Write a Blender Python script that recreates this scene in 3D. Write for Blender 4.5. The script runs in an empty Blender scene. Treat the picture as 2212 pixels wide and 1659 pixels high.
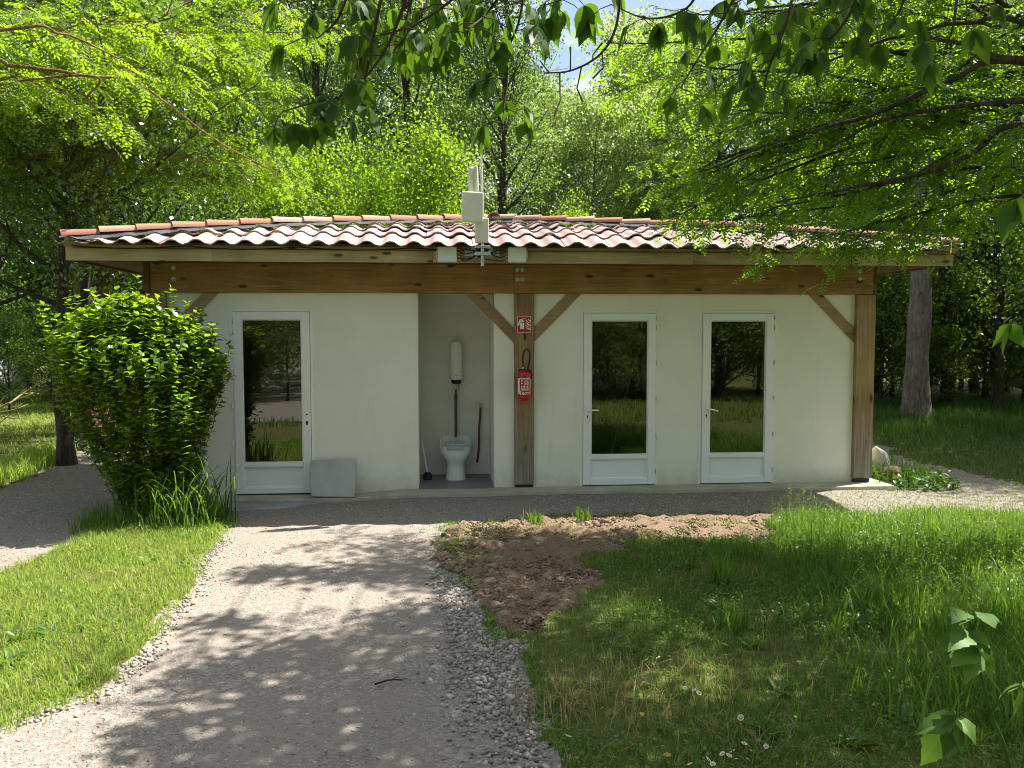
import bpy, bmesh, math, random
import numpy as np
from mathutils import Matrix, Vector
random.seed(7); RNG = np.random.default_rng(7)
S = bpy.context.scene
COL = S.collection
R = math.radians

# ------------------------------------------------------------------ camera
YAW, PITCH, ROLL, FOC = R(4.8), R(3.4), R(-0.05), 1800.0      # focal length in pixels of a 2212 px wide picture
CAM = np.array([0, -10.155, 1.88])
_r = np.array([math.cos(YAW), -math.sin(YAW), 0]); _f = np.array([math.sin(YAW)*math.cos(PITCH), math.cos(YAW)*math.cos(PITCH), -math.sin(PITCH)])
_u = np.cross(_r, _f)
CR = _r*math.cos(ROLL)+_u*math.sin(ROLL); CU = _u*math.cos(ROLL)-_r*math.sin(ROLL); CF = _f
cd = bpy.data.cameras.new('camera'); cam = bpy.data.objects.new('camera', cd); COL.objects.link(cam)
cd.sensor_width = 36; cd.lens = FOC/2212*36; cd.clip_end = 800; cd.clip_start = 0.05
cam.matrix_world = Matrix(((CR[0], CU[0], -CF[0], CAM[0]), (CR[1], CU[1], -CF[1], CAM[1]), (CR[2], CU[2], -CF[2], CAM[2]), (0, 0, 0, 1)))
S.camera = cam
def ray(u, v, dist):
    """point seen in direction (u, v), dist metres deep"""
    return CAM + (CF + CR*(u-1106)/FOC - CU*(v-829.5)/FOC)*dist
def on_ground(u, v, Z=-.08):
    d = CF + CR*(u-1106)/FOC - CU*(v-829.5)/FOC
    return CAM + d*((Z-CAM[2])/d[2])
def at_y(u, v, Y):
    d = CF + CR*(u-1106)/FOC - CU*(v-829.5)/FOC
    return CAM + d*((Y-CAM[1])/d[1])
def project(P):
    r = np.asarray(P, float)-CAM; z = r@CF
    return 1106+FOC*(r@CR)/z, 829.5-FOC*(r@CU)/z, z

# ------------------------------------------------------------------ light
SUN = np.array([1.66, .73, 2.96]); SUN = SUN/np.linalg.norm(SUN)
EXPOSURE = 1.5
W = bpy.data.worlds.new('World'); S.world = W; W.use_nodes = True
nt = W.node_tree; nt.nodes.clear()
sky = nt.nodes.new('ShaderNodeTexSky'); sky.sky_type = 'NISHITA'; sky.sun_disc = False
sky.sun_elevation = math.asin(SUN[2]); sky.sun_rotation = math.atan2(SUN[0], SUN[1]); sky.air_density = 1.2; sky.dust_density = 2.0
tc = nt.nodes.new('ShaderNodeTexCoord'); mp = nt.nodes.new('ShaderNodeMapping'); mp.inputs['Scale'].default_value = (2.2, 2.2, 5)
nz = nt.nodes.new('ShaderNodeTexNoise'); nz.inputs['Scale'].default_value = 1.6; nz.inputs['Detail'].default_value = 7; nz.inputs['Roughness'].default_value = .58
cr = nt.nodes.new('ShaderNodeValToRGB'); cr.color_ramp.elements[0].position = .46; cr.color_ramp.elements[1].position = .63
mx = nt.nodes.new('ShaderNodeMix'); mx.data_type = 'RGBA'; mx.inputs['B'].default_value = (8.5, 8.8, 9.2, 1)
bg = nt.nodes.new('ShaderNodeBackground'); bg.inputs['Strength'].default_value = .066; wo = nt.nodes.new('ShaderNodeOutputWorld')
L = nt.links.new
L(tc.outputs['Generated'], mp.inputs['Vector']); L(mp.outputs[0], nz.inputs['Vector']); L(nz.outputs['Fac'], cr.inputs[0])
L(cr.outputs[0], mx.inputs['Factor']); L(sky.outputs[0], mx.inputs['A']); L(mx.outputs['Result'], bg.inputs['Color']); L(bg.outputs[0], wo.inputs[0])
sl = bpy.data.lights.new('sun', 'SUN'); sl.energy = 5.0; sl.angle = R(.53); sl.color = (1, .95, .87)
so = bpy.data.objects.new('sun', sl); COL.objects.link(so); so.location = (8, 4, 20)
so.rotation_euler = Vector(SUN).to_track_quat('Z', 'Y').to_euler()
S.view_settings.view_transform = 'Standard'; S.view_settings.look = 'None'; S.view_settings.exposure = EXPOSURE; S.view_settings.gamma = 1
S.render.engine = 'CYCLES'
c = S.cycles; c.max_bounces = 8; c.diffuse_bounces = 4; c.glossy_bounces = 4; c.transmission_bounces = 6; c.transparent_max_bounces = 12
c.use_denoising = True; c.pixel_filter_type = 'BLACKMAN_HARRIS'; c.filter_width = 1.0; c.caustics_reflective = False; c.caustics_refractive = False; c.sample_clamp_indirect = 8
try: c.denoiser = 'OPENIMAGEDENOISE'; c.denoising_input_passes = 'RGB_ALBEDO_NORMAL'
except Exception: pass

# ------------------------------------------------------------------ helpers
def tag(o, label=None, cat=None, group=None, kind=None):
    if label: o['label'] = label
    if cat: o['category'] = cat
    if group: o['group'] = group
    if kind: o['kind'] = kind
    return o
def empty(name, loc, label=None, cat=None, group=None):
    o = bpy.data.objects.new(name, None); COL.objects.link(o); o.location = [float(q) for q in loc]; o.empty_display_size = .2
    return tag(o, label, cat, group)
def root_loc(o):
    while o.parent: o = o.parent
    return np.array(o.location)
def np_mesh(name, V, F, mat=None, smooth=False, rnd=None):
    """V (n,3), F (m,k) arrays -> mesh"""
    V = np.ascontiguousarray(V, np.float32); F = np.ascontiguousarray(F, np.int32); m, k = F.shape
    me = bpy.data.meshes.new(name); me.vertices.add(len(V)); me.vertices.foreach_set('co', V.ravel())
    me.loops.add(m*k); me.loops.foreach_set('vertex_index', F.ravel())
    me.polygons.add(m); me.polygons.foreach_set('loop_start', np.arange(0, m*k, k, dtype=np.int32))
    try: me.polygons.foreach_set('loop_total', np.full(m, k, np.int32))
    except Exception: pass
    if smooth: me.polygons.foreach_set('use_smooth', np.ones(m, bool))
    if rnd is not None:
        a = me.attributes.new('rnd', 'FLOAT', 'POINT'); a.data.foreach_set('value', np.ascontiguousarray(rnd, np.float32))
    if mat: me.materials.append(mat)
    me.update(calc_edges=True); me.validate(); return me
def link(name, me, parent=None, loc=(0, 0, 0)):
    o = bpy.data.objects.new(name, me); COL.objects.link(o); o.parent = parent; o.location = [float(q) for q in loc]; return o
class MB:
    def __init__(s): s.v = []; s.f = []
    def add(s, V, F):
        b = len(s.v); s.v += [tuple(float(q) for q in p) for p in V]; s.f += [tuple(b+i for i in f) for f in F]; return s
    def box(s, x0, x1, y0, y1, z0, z1, M=None):
        V = [(x, y, z) for z in (z0, z1) for y in (y0, y1) for x in (x0, x1)]
        if M is not None: V = [tuple(M @ Vector(p)) for p in V]
        return s.add(V, [(0, 2, 3, 1), (4, 5, 7, 6), (0, 1, 5, 4), (2, 6, 7, 3), (0, 4, 6, 2), (1, 3, 7, 5)])
    def prism(s, poly, fn0, fn1):
        n = len(poly); V = [fn0(p) for p in poly]+[fn1(p) for p in poly]
        return s.add(V, [tuple(range(n))[::-1], tuple(range(n, 2*n))]+[(i, (i+1) % n, n+(i+1) % n, n+i) for i in range(n)])
    def tube(s, P, rad, n=8, cap=True):
        V, F = tube_arrays(P, rad, n); b = len(V); F = [tuple(f) for f in F]
        if cap: F += [tuple(range(n))[::-1], tuple(range(b-n, b))]
        return s.add(V, F)
    def lathe(s, prof, cx, cy, n=20):
        V = [(cx+r*math.cos(2*math.pi*i/n), cy+r*math.sin(2*math.pi*i/n), z) for r, z in prof for i in range(n)]
        F = [(j*n+i, j*n+(i+1) % n, (j+1)*n+(i+1) % n, (j+1)*n+i) for j in range(len(prof)-1) for i in range(n)]
        F += [tuple(range(n))[::-1], tuple(range((len(prof)-1)*n, len(prof)*n))]
        return s.add(V, F)
    def loft(s, rings):
        n = len(rings[0]); V = [p for r in rings for p in r]
        F = [(j*n+i, j*n+(i+1) % n, (j+1)*n+(i+1) % n, (j+1)*n+i) for j in range(len(rings)-1) for i in range(n)]
        F += [tuple(range(n))[::-1], tuple(range((len(rings)-1)*n, len(rings)*n))]
        return s.add(V, F)
    def build(s, name, mat, parent=None, smooth=False, bevel=0, seg=2):
        off = root_loc(parent) if parent else np.zeros(3)
        me = bpy.data.meshes.new(name); me.from_pydata([tuple(np.array(p)-off) for p in s.v], [], s.f)
        me.materials.append(mat)
        bm = bmesh.new(); bm.from_mesh(me); bmesh.ops.recalc_face_normals(bm, faces=bm.faces); bm.to_mesh(me); bm.free()
        if smooth: me.polygons.foreach_set('use_smooth', [True]*len(me.polygons))
        o = link(name, me, parent)
        if bevel:
            m = o.modifiers.new('bevel', 'BEVEL'); m.width = bevel; m.segments = seg; m.limit_method = 'ANGLE'; m.angle_limit = R(35)
        if smooth:
            try: me.set_sharp_from_angle(angle=R(40))
            except Exception: pass
        return o
def tube_arrays(P, rad, n=6):
    P = np.asarray(P, float); m = len(P); rad = np.broadcast_to(np.asarray(rad, float), (m,))
    T = np.gradient(P, axis=0); T /= np.linalg.norm(T, axis=1)[:, None]+1e-9
    ref = np.array([0, 0, 1.]) if abs(T[0, 2]) < .9 else np.array([1., 0, 0])
    A = np.cross(T, ref); A /= np.linalg.norm(A, axis=1)[:, None]+1e-9; B = np.cross(T, A)
    a = np.arange(n)*2*math.pi/n
    V = P[:, None]+rad[:, None, None]*(A[:, None]*np.cos(a)[None, :, None]+B[:, None]*np.sin(a)[None, :, None])
    i = np.arange(n); j = np.arange(m-1)[:, None]*n
    F = np.stack([j+i, j+(i+1) % n, j+n+(i+1) % n, j+n+i], -1).reshape(-1, 4)
    return V.reshape(-1, 3), F
def curve(pts, n=16):
    """smooth Catmull-Rom through pts"""
    p = np.asarray(pts, float); p = np.vstack([2*p[0]-p[1], p, 2*p[-1]-p[-2]]); out = []
    k = len(p)-3
    for i in range(n):
        t = i/(n-1)*k; j = min(int(t), k-1); t -= j; a, b, c_, d = p[j:j+4]
        out.append(.5*((2*b)+(-a+c_)*t+(2*a-5*b+4*c_-d)*t*t+(-a+3*b-3*c_+d)*t**3))
    return np.array(out)
class Tubes:
    def __init__(s): s.V = []; s.F = []; s.n = 0
    def add(s, P, rad, n=5):
        V, F = tube_arrays(P, rad, n); s.V.append(V); s.F.append(F+s.n); s.n += len(V)
    def mesh(s, name, mat, off=(0, 0, 0)):
        return np_mesh(name, np.vstack(s.V)-np.asarray(off), np.vstack(s.F), mat, True)
def unit(a): return a/(np.linalg.norm(a, axis=-1, keepdims=True)+1e-9)
def scatter(tv, tf, P, D, N, sc, rng=RNG, vary=True):
    """copies of a template (x across, y along, z normal) at P along D with normal about N"""
    P = np.asarray(P, float); D = unit(np.asarray(D, float)); X = unit(np.cross(D, N)); Z = np.cross(X, D)
    sc = np.broadcast_to(np.asarray(sc, float), (len(P),)); k = len(tv)
    V = P[:, None]+sc[:, None, None]*(tv[None, :, 0:1]*X[:, None]+tv[None, :, 1:2]*D[:, None]+tv[None, :, 2:3]*Z[:, None])
    F = (np.arange(len(P))*k)[:, None, None]+tf[None]
    return V.reshape(-1, 3), F.reshape(-1, tf.shape[1]), np.repeat(rng.random(len(P)), k)
def inpoly(P, poly):
    x, y = P[:, 0], P[:, 1]; ins = np.zeros(len(P), bool); n = len(poly); j = n-1
    for i in range(n):
        xi, yi = poly[i]; xj, yj = poly[j]
        ins ^= ((yi > y) != (yj > y)) & (x < (xj-xi)*(y-yi)/(yj-yi+1e-12)+xi); j = i
    return ins
def vnoise(P, scale, seed=0):
    """cheap smooth value noise on xy, 0..1"""
    r = np.random.default_rng(seed).random((64, 64)); q = np.asarray(P)[:, :2]*scale; i = np.floor(q).astype(int); f = q-i; f = f*f*(3-2*f)
    a = r[i[:, 0] % 64, i[:, 1] % 64]; b = r[(i[:, 0]+1) % 64, i[:, 1] % 64]; c_ = r[i[:, 0] % 64, (i[:, 1]+1) % 64]; d = r[(i[:, 0]+1) % 64, (i[:, 1]+1) % 64]
    return (a*(1-f[:, 0])+b*f[:, 0])*(1-f[:, 1])+(c_*(1-f[:, 0])+d*f[:, 0])*f[:, 1]

# ------------------------------------------------------------------ materials
class MT:
    def __init__(s, name):
        s.m = bpy.data.materials.new(name); s.m.use_nodes = True; s.t = s.m.node_tree; s.b = s.t.nodes['Principled BSDF']; s.out = s.t.nodes['Material Output']
    def n(s, typ, **kw):
        nd = s.t.nodes.new(typ)
        for k, v in kw.items():
            if hasattr(nd, k): setattr(nd, k, v)
            else: nd.inputs[k].default_value = v
        return nd
    def l(s, a, b): s.t.links.new(a, b)
    def coord(s, scale=(1, 1, 1), out='Object'):
        a = s.n('ShaderNodeTexCoord'); m = s.n('ShaderNodeMapping'); m.inputs['Scale'].default_value = scale; s.l(a.outputs[out], m.inputs['Vector']); return m.outputs[0]
    def noise(s, vec, scale, detail=4, rough=.55, dist=0):
        n = s.n('ShaderNodeTexNoise'); n.inputs['Scale'].default_value = scale; n.inputs['Detail'].default_value = detail; n.inputs['Roughness'].default_value = rough; n.inputs['Distortion'].default_value = dist
        s.l(vec, n.inputs['Vector']); return n.outputs['Fac']
    def ramp(s, fac, stops):
        n = s.n('ShaderNodeValToRGB'); e = n.color_ramp.elements
        while len(e) < len(stops): e.new(.5)
        for q, (p, col) in zip(e, stops): q.position = p; q.color = (*col, 1) if len(col) == 3 else col
        s.l(fac, n.inputs[0]); return n.outputs[0]
    def mix(s, fac, a, b, typ='MIX'):
        n = s.n('ShaderNodeMix'); n.data_type = 'RGBA'; n.blend_type = typ
        for k, v in (('Factor', fac), ('A', a), ('B', b)):
            if isinstance(v, (int, float)): n.inputs[k].default_value = v
            elif isinstance(v, tuple): n.inputs[k].default_value = (*v, 1)
            else: s.l(v, n.inputs[k])
        return n.outputs['Result']
    def bump(s, h, strength=.3, dist=.01):
        n = s.n('ShaderNodeBump'); n.inputs['Strength'].default_value = strength; n.inputs['Distance'].default_value = dist; s.l(h, n.inputs['Height']); s.l(n.outputs[0], s.b.inputs['Normal'])
    def base(s, col): 
        if isinstance(col, tuple): s.b.inputs['Base Color'].default_value = (*col, 1)
        else: s.l(col, s.b.inputs['Base Color'])
    def set(s, rough=.6, spec=.4, metal=0):
        s.b.inputs['Roughness'].default_value = rough; s.b.inputs['Specular IOR Level'].default_value = spec; s.b.inputs['Metallic'].default_value = metal; return s.m
def simple(name, col, rough=.5, spec=.4, metal=0, var=.12, scale=8, bump=0):
    t = MT(name); v = t.coord(); n = t.noise(v, scale, 5)
    d = tuple(max(0, q*(1-var)) for q in col); e = tuple(min(1, q*(1+var)) for q in col)
    t.base(t.ramp(n, [(.3, d), (.7, e)]))
    if bump: t.bump(t.noise(v, scale*12, 3), bump, .004)
    return t.set(rough, spec, metal)
def wood(name, axis, c_dark, c_light, grey=None, rough=.7):
    t = MT(name); sc = [9, 9, 9]; sc[axis] = .55
    oi = t.n('ShaderNodeObjectInfo'); a = t.n('ShaderNodeTexCoord'); ad = t.n('ShaderNodeVectorMath', operation='ADD'); ml = t.n('ShaderNodeMath', operation='MULTIPLY'); ml.inputs[1].default_value = 17
    t.l(oi.outputs['Random'], ml.inputs[0]); t.l(a.outputs['Object'], ad.inputs[0]); t.l(ml.outputs[0], ad.inputs[1])
    m = t.n('ShaderNodeMapping'); m.inputs['Scale'].default_value = sc; t.l(ad.outputs[0], m.inputs['Vector'])
    g = t.noise(m.outputs[0], 3.2, 8, .62, .9); col = t.ramp(g, [(.30, tuple(q*.75 for q in c_dark)), (.42, c_dark), (.55, tuple((p+q)/2 for p, q in zip(c_dark, c_light))), (.66, c_light)])
    big = t.noise(ad.outputs[0], 1.6, 3); col = t.mix(.5, col, t.ramp(big, [(.3, tuple(q*.55 for q in c_dark)), (.7, c_light)]), 'MIX')
    ks = [7, 7, 7]; ks[axis] = 2.6; km = t.n('ShaderNodeMapping'); km.inputs['Scale'].default_value = ks; t.l(ad.outputs[0], km.inputs['Vector'])
    vo = t.n('ShaderNodeTexVoronoi'); vo.inputs['Scale'].default_value = .9; t.l(km.outputs[0], vo.inputs['Vector'])
    kn = t.ramp(vo.outputs['Distance'], [(.09, (1, 1, 1)), (.16, (0, 0, 0))]); col = t.mix(kn, col, tuple(q*.28 for q in c_dark))
    cs = [2.2]*3; cs[axis] = .25; cm = t.n('ShaderNodeMapping'); cm.inputs['Scale'].default_value = [q*7 for q in cs]; t.l(ad.outputs[0], cm.inputs['Vector'])
    ck = t.noise(cm.outputs[0], 2.5, 6, .7, 1.5); ckr = t.ramp(ck, [(.27, (1, 1, 1)), (.31, (0, 0, 0))]); col = t.mix(ckr, col, tuple(q*.35 for q in c_dark))
    if grey:
        sx = t.n('ShaderNodeSeparateXYZ'); t.l(a.outputs['Object'], sx.inputs[0]); nn = t.noise(m.outputs[0], 1.3, 4); su = t.n('ShaderNodeMath', operation='MULTIPLY_ADD'); su.inputs[1].default_value = .7; t.l(nn, su.inputs[0]); hz_ = t.n('ShaderNodeMath', operation='MULTIPLY'); hz_.inputs[1].default_value = .38; t.l(sx.outputs[2], hz_.inputs[0]); t.l(hz_.outputs[0], su.inputs[2])
        w = t.ramp(su.outputs[0], [(grey[0], (1, 1, 1)), (grey[1], (0, 0, 0))]); gc = t.ramp(g, [(.3, (.11, .10, .085)), (.7, (.30, .285, .25))]); mm = t.mix(.85, (0, 0, 0), w); col = t.mix(mm, col, gc)
    t.base(col); t.bump(g, .25, .004); return t.set(rough, .25)
def leaf_mat(name, dark, light, trans, rough=.42, spec=.45, tfac=.45, stop=(.2, .85)):
    t = MT(name); at = t.n('ShaderNodeAttribute', attribute_name='rnd'); oi = t.n('ShaderNodeObjectInfo')
    col = t.ramp(at.outputs['Fac'], [(stop[0], dark), (stop[1], light)])
    hs = t.n('ShaderNodeHueSaturation'); mr = t.n('ShaderNodeMapRange'); mr.inputs['To Min'].default_value = .72; mr.inputs['To Max'].default_value = 1.3; t.l(oi.outputs['Random'], mr.inputs['Value']); t.l(mr.outputs[0], hs.inputs['Value']); t.l(col, hs.inputs['Color'])
    t.base(hs.outputs[0]); t.set(rough, spec)
    tr = t.n('ShaderNodeBsdfTranslucent'); tcol = t.mix(at.outputs['Fac'], tuple(q*.75 for q in trans), tuple(min(1, q*1.2) for q in trans)); t.l(tcol, tr.inputs['Color'])
    ms = t.n('ShaderNodeMixShader'); ms.inputs[0].default_value = tfac; t.l(t.b.outputs[0], ms.inputs[1]); t.l(tr.outputs[0], ms.inputs[2]); t.l(ms.outputs[0], t.out.inputs['Surface'])
    return t.m
def bark_mat(name, dark, light, zs=.25, sc=14):
    t = MT(name); v = t.coord((1, 1, zs)); n = t.noise(v, sc, 8, .7, 1.2); n2 = t.noise(t.coord(), 1.5, 3)
    col = t.ramp(n, [(.36, tuple(q*.35 for q in dark)), (.45, dark), (.62, light)]); t.base(t.mix(.35, col, t.ramp(n2, [(.35, dark), (.65, light)]))); t.bump(n, .9, .03); return t.set(.9, .15)

M = {}
t = MT('stucco'); v = t.coord(); a = t.noise(v, 1.1, 5, .6); b = t.noise(v, 170, 3, .6); sv = t.coord((1, 1, .12)); st = t.noise(sv, 5, 5, .65)
col = t.ramp(a, [(.3, (.73, .72, .62)), (.7, (.82, .815, .72))]); col = t.mix(t.ramp(st, [(.60, (0, 0, 0)), (.8, (.35, .35, .35))]), col, (.52, .50, .41))
sx = t.n('ShaderNodeSeparateXYZ'); t.l(v, sx.inputs[0]); sp = t.noise(v, 9, 5, .7); ma = t.n('ShaderNodeMath', operation='MULTIPLY_ADD'); ma.inputs[1].default_value = .38; t.l(sp, ma.inputs[0]); t.l(sx.outputs[2], ma.inputs[2])
splash = t.ramp(ma.outputs[0], [(.14, (.55, .55, .55)), (.40, (0, 0, 0))]); col = t.mix(splash, col, (.42, .385, .29))
t.base(col); t.bump(b, .45, .004); M['stucco'] = t.set(.92, .15)
M['niche'] = simple('niche_plaster', (.74, .73, .67), .9, .2, 0, .06, 3, .3)
M['concrete'] = simple('concrete', (.30, .31, .31), .85, .25, 0, .22, 4, .5)
M['slab'] = simple('slab_concrete', (.40, .375, .29), .85, .25, 0, .2, 3, .4)
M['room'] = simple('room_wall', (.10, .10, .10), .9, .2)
M['pvc'] = simple('white_pvc', (.80, .815, .80), .35, .45, 0, .02, 2)
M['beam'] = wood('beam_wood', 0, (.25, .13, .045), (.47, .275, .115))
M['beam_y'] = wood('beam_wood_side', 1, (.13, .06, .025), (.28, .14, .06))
M['fascia'] = wood('fascia_wood', 0, (.33, .25, .12), (.54, .44, .26))
M['post'] = wood('post_wood', 2, (.24, .15, .07), (.42, .29, .15), grey=(.42, .80))
M['brace'] = wood('brace_wood', 0, (.27, .175, .09), (.45, .32, .18))
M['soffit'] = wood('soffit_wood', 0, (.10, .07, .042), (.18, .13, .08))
M['steel'] = simple('galvanised_steel', (.52, .53, .53), .42, .5, .85, .15, 20)
M['brass'] = simple('brass', (.55, .42, .16), .35, .5, .9)
M['black'] = simple('black_plastic', (.015, .015, .016), .45, .4)
M['rubber'] = simple('black_rubber', (.02, .02, .02), .6, .3)
M['lead'] = simple('lead_flashing', (.06, .06, .07), .6, .3, .0, .35, 9, .5)
M['antenna'] = simple('cream_plastic', (.66, .65, .53), .45, .35, 0, .07, 4)
M['abox'] = simple('grey_green_box', (.60, .64, .56), .5, .35, 0, .05, 4)
M['porcelain'] = simple('porcelain', (.80, .80, .77), .12, .5, 0, .03, 5)
M['red'] = simple('red_enamel', (.46, .012, .016), .22, .5, 0, .08, 5)
M['signred'] = simple('sign_red', (.52, .012, .022), .45, .35, 0, .05, 5)
M['white'] = simple('white_print', (.80, .78, .74), .5, .3, 0, .03, 5)
M['blue'] = simple('blue_plastic', (.03, .13, .36), .4, .45)
M['hose'] = simple('maroon_hose', (.16, .035, .03), .5, .35)
M['pipe'] = simple('grey_pipe', (.075, .078, .085), .45, .4)
M['board'] = simple('cement_board', (.42, .425, .40), .85, .2, 0, .18, 2.5, .4)
M['handle'] = simple('pale_handle_wood', (.50, .44, .22), .6, .3)
M['bucket'] = simple('white_bucket', (.65, .66, .62), .5, .35)
M['dryleaf'] = simple('dead_wood', (.36, .27, .16), .9, .1, 0, .3, 10)
M['twig'] = simple('twig_bark', (.055, .040, .026), .85, .15, 0, .3, 15)
M['van'] = simple('van_paint', (.72, .74, .76), .25, .5)
M['darkglass'] = simple('dark_glass', (.02, .022, .025), .08, .6)
M['bark'] = bark_mat('bark_grey', (.13, .105, .085), (.31, .265, .225))
M['barkd'] = bark_mat('bark_dark', (.035, .03, .024), (.10, .085, .065))
M['barkb'] = bark_mat('bark_brown', (.12, .075, .035), (.30, .20, .09))
t = MT('window_glass'); g = t.n('ShaderNodeBsdfGlossy'); g.inputs['Roughness'].default_value = .004; g.inputs['Color'].default_value = (.92, .94, .95, 1); tp = t.n('ShaderNodeBsdfTransparent'); tp.inputs['Color'].default_value = (.80, .86, .83, 1)
fr = t.n('ShaderNodeFresnel'); fr.inputs['IOR'].default_value = 2.1; ms = t.n('ShaderNodeMixShader'); t.l(fr.outputs[0], ms.inputs[0]); t.l(tp.outputs[0], ms.inputs[1]); t.l(g.outputs[0], ms.inputs[2]); t.l(ms.outputs[0], t.out.inputs['Surface']); M['glass'] = t.m
# tiles: every tile a little different (Object Info Random)
def tile_mat(name, stops, dirt):
    t = MT(name); oi = t.n('ShaderNodeObjectInfo'); v = t.coord(); n = t.noise(v, 14, 6, .65); col = t.ramp(oi.outputs['Random'], stops)
    col = t.mix(t.ramp(n, [(.42, (0, 0, 0)), (.72, (.6, .6, .6))]), col, dirt); t.base(col); t.bump(t.noise(v, 90, 3), .25, .004); return t.set(.8, .25)
M['tile'] = tile_mat('roof_tile', [(0, (.30, .21, .20)), (.35, (.345, .255, .245)), (.7, (.375, .29, .28)), (1, (.33, .235, .215))], (.24, .18, .17))
M['hiptile'] = tile_mat('hip_tile', [(0, (.34, .135, .07)), (.25, (.40, .19, .10)), (.5, (.32, .12, .085)), (.72, (.46, .34, .26)), (.86, (.38, .165, .105)), (1, (.36, .20, .13))], (.30, .15, .11))
# ground
t = MT('gravel'); v = t.coord(); vo = t.n('ShaderNodeTexVoronoi'); vo.inputs['Scale'].default_value = 62; t.l(v, vo.inputs['Vector']); vo2 = t.n('ShaderNodeTexVoronoi'); vo2.inputs['Scale'].default_value = 150; t.l(v, vo2.inputs['Vector'])
sep = t.n('ShaderNodeSeparateColor'); t.l(vo.outputs['Color'], sep.inputs[0]); n = t.noise(v, 1.4, 6, .6)
col = t.ramp(sep.outputs[0], [(0, (.15, .128, .105)), (.6, (.24, .208, .175)), (1, (.37, .33, .285))]); fines = t.ramp(t.noise(v, 260, 3), [(.3, (.185, .157, .128)), (.7, (.295, .256, .212))])
col = t.mix(t.ramp(n, [(.38, (.25, .25, .25)), (.62, (.85, .85, .85))]), col, fines); stn = t.noise(v, .9, 5, .65); col = t.mix(t.ramp(stn, [(.60, (0, 0, 0)), (.74, (.55, .55, .55))]), col, (.15, .115, .085)); t.base(col)
h = t.mix(.5, vo.outputs['Distance'], vo2.outputs['Distance']); t.bump(h, .55, .012); M['gravel'] = t.set(.9, .2)
t = MT('turf_soil'); v = t.coord(); n = t.noise(v, 2.2, 6, .65); n2 = t.noise(v, 40, 4, .6)
col = t.ramp(n, [(.3, (.075, .095, .025)), (.55, (.11, .13, .035)), (.72, (.17, .14, .07))]); t.base(t.mix(.4, col, t.ramp(n2, [(.35, (.05, .06, .02)), (.65, (.19, .18, .07))]))); t.bump(n2, .9, .03); M['soil'] = t.set(.95, .1)
t = MT('bare_earth'); v = t.coord(); n = t.noise(v, 3, 6, .65); n2 = t.noise(v, 55, 5, .65)
t.base(t.mix(.55, t.ramp(n, [(.3, (.14, .097, .063)), (.7, (.27, .193, .13))]), t.ramp(n2, [(.3, (.11, .073, .045)), (.7, (.33, .235, .16))]))); t.bump(n2, .9, .03); M['earth'] = t.set(.95, .1)
t = MT('pebble'); at = t.n('ShaderNodeAttribute', attribute_name='rnd'); t.base(t.ramp(at.outputs['Fac'], [(0, (.20, .17, .14)), (.5, (.31, .27, .23)), (.85, (.40, .355, .305)), (1, (.53, .49, .44))])); M['pebble'] = t.set(.85, .2)
t = MT('clod'); at = t.n('ShaderNodeAttribute', attribute_name='rnd'); t.base(t.ramp(at.outputs['Fac'], [(0, (.12, .083, .055)), (1, (.30, .215, .15))])); M['clod'] = t.set(.95, .1)
# leaves
M['lf_locust'] = leaf_mat('leaf_locust', (.06, .135, .010), (.14, .23, .018), (.36, .56, .018), .45, .35, .50)
M['lf_locust_r'] = leaf_mat('leaf_locust_green', (.05, .12, .010), (.115, .20, .016), (.30, .52, .015), .45, .3, .50)
M['lf_box'] = leaf_mat('leaf_box_elder', (.030, .070, .010), (.060, .12, .015), (.15, .30, .012), .5, .2, .40)
M['lf_bush'] = leaf_mat('leaf_bush', (.055, .135, .012), (.135, .235, .02), (.42, .64, .02), .33, .55, .40)
M['lf_sap'] = leaf_mat('leaf_sapling', (.08, .17, .03), (.12, .23, .04), (.20, .38, .035), .5, .2, .30)
M['lf_poplar'] = leaf_mat('leaf_poplar', (.055, .105, .028), (.13, .20, .05), (.27, .42, .06), .36, .55, .45)
M['lf_pale'] = leaf_mat('leaf_pale', (.095, .15, .05), (.21, .28, .10), (.44, .58, .14), .38, .5, .5)
M['lf_dark'] = leaf_mat('leaf_dark', (.035, .085, .02), (.075, .14, .03), (.16, .30, .02), .24, .8, .34)
M['lf_forest'] = leaf_mat('leaf_forest', (.055, .115, .02), (.115, .19, .036), (.28, .46, .035), .38, .5, .40)
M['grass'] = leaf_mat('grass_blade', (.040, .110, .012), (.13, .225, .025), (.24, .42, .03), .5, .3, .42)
M['grassy'] = leaf_mat('grass_sunny', (.10, .19, .020), (.28, .355, .06), (.40, .56, .06), .55, .25, .42)  # yellower blades, sunlight partly put into the colour
M['grassd'] = leaf_mat('grass_shade', (.035, .085, .014), (.085, .155, .025), (.14, .26, .03), .5, .3, .38)  # darker green blades, tree shade partly put into the colour
M['straw'] = leaf_mat('dry_straw', (.30, .22, .09), (.46, .36, .17), (.40, .32, .14), .7, .2, .3)
M['weed'] = leaf_mat('weed_leaf', (.045, .115, .014), (.10, .19, .025), (.18, .34, .02), .4, .45, .38)
M['blossom'] = leaf_mat('blossom', (.55, .52, .36), (.75, .70, .52), (.5, .48, .3), .6, .2, .4)
M['petal'] = simple('daisy_petal', (.80, .80, .78), .6, .2); M['yolk'] = simple('daisy_centre', (.65, .45, .03), .7, .2)

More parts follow.
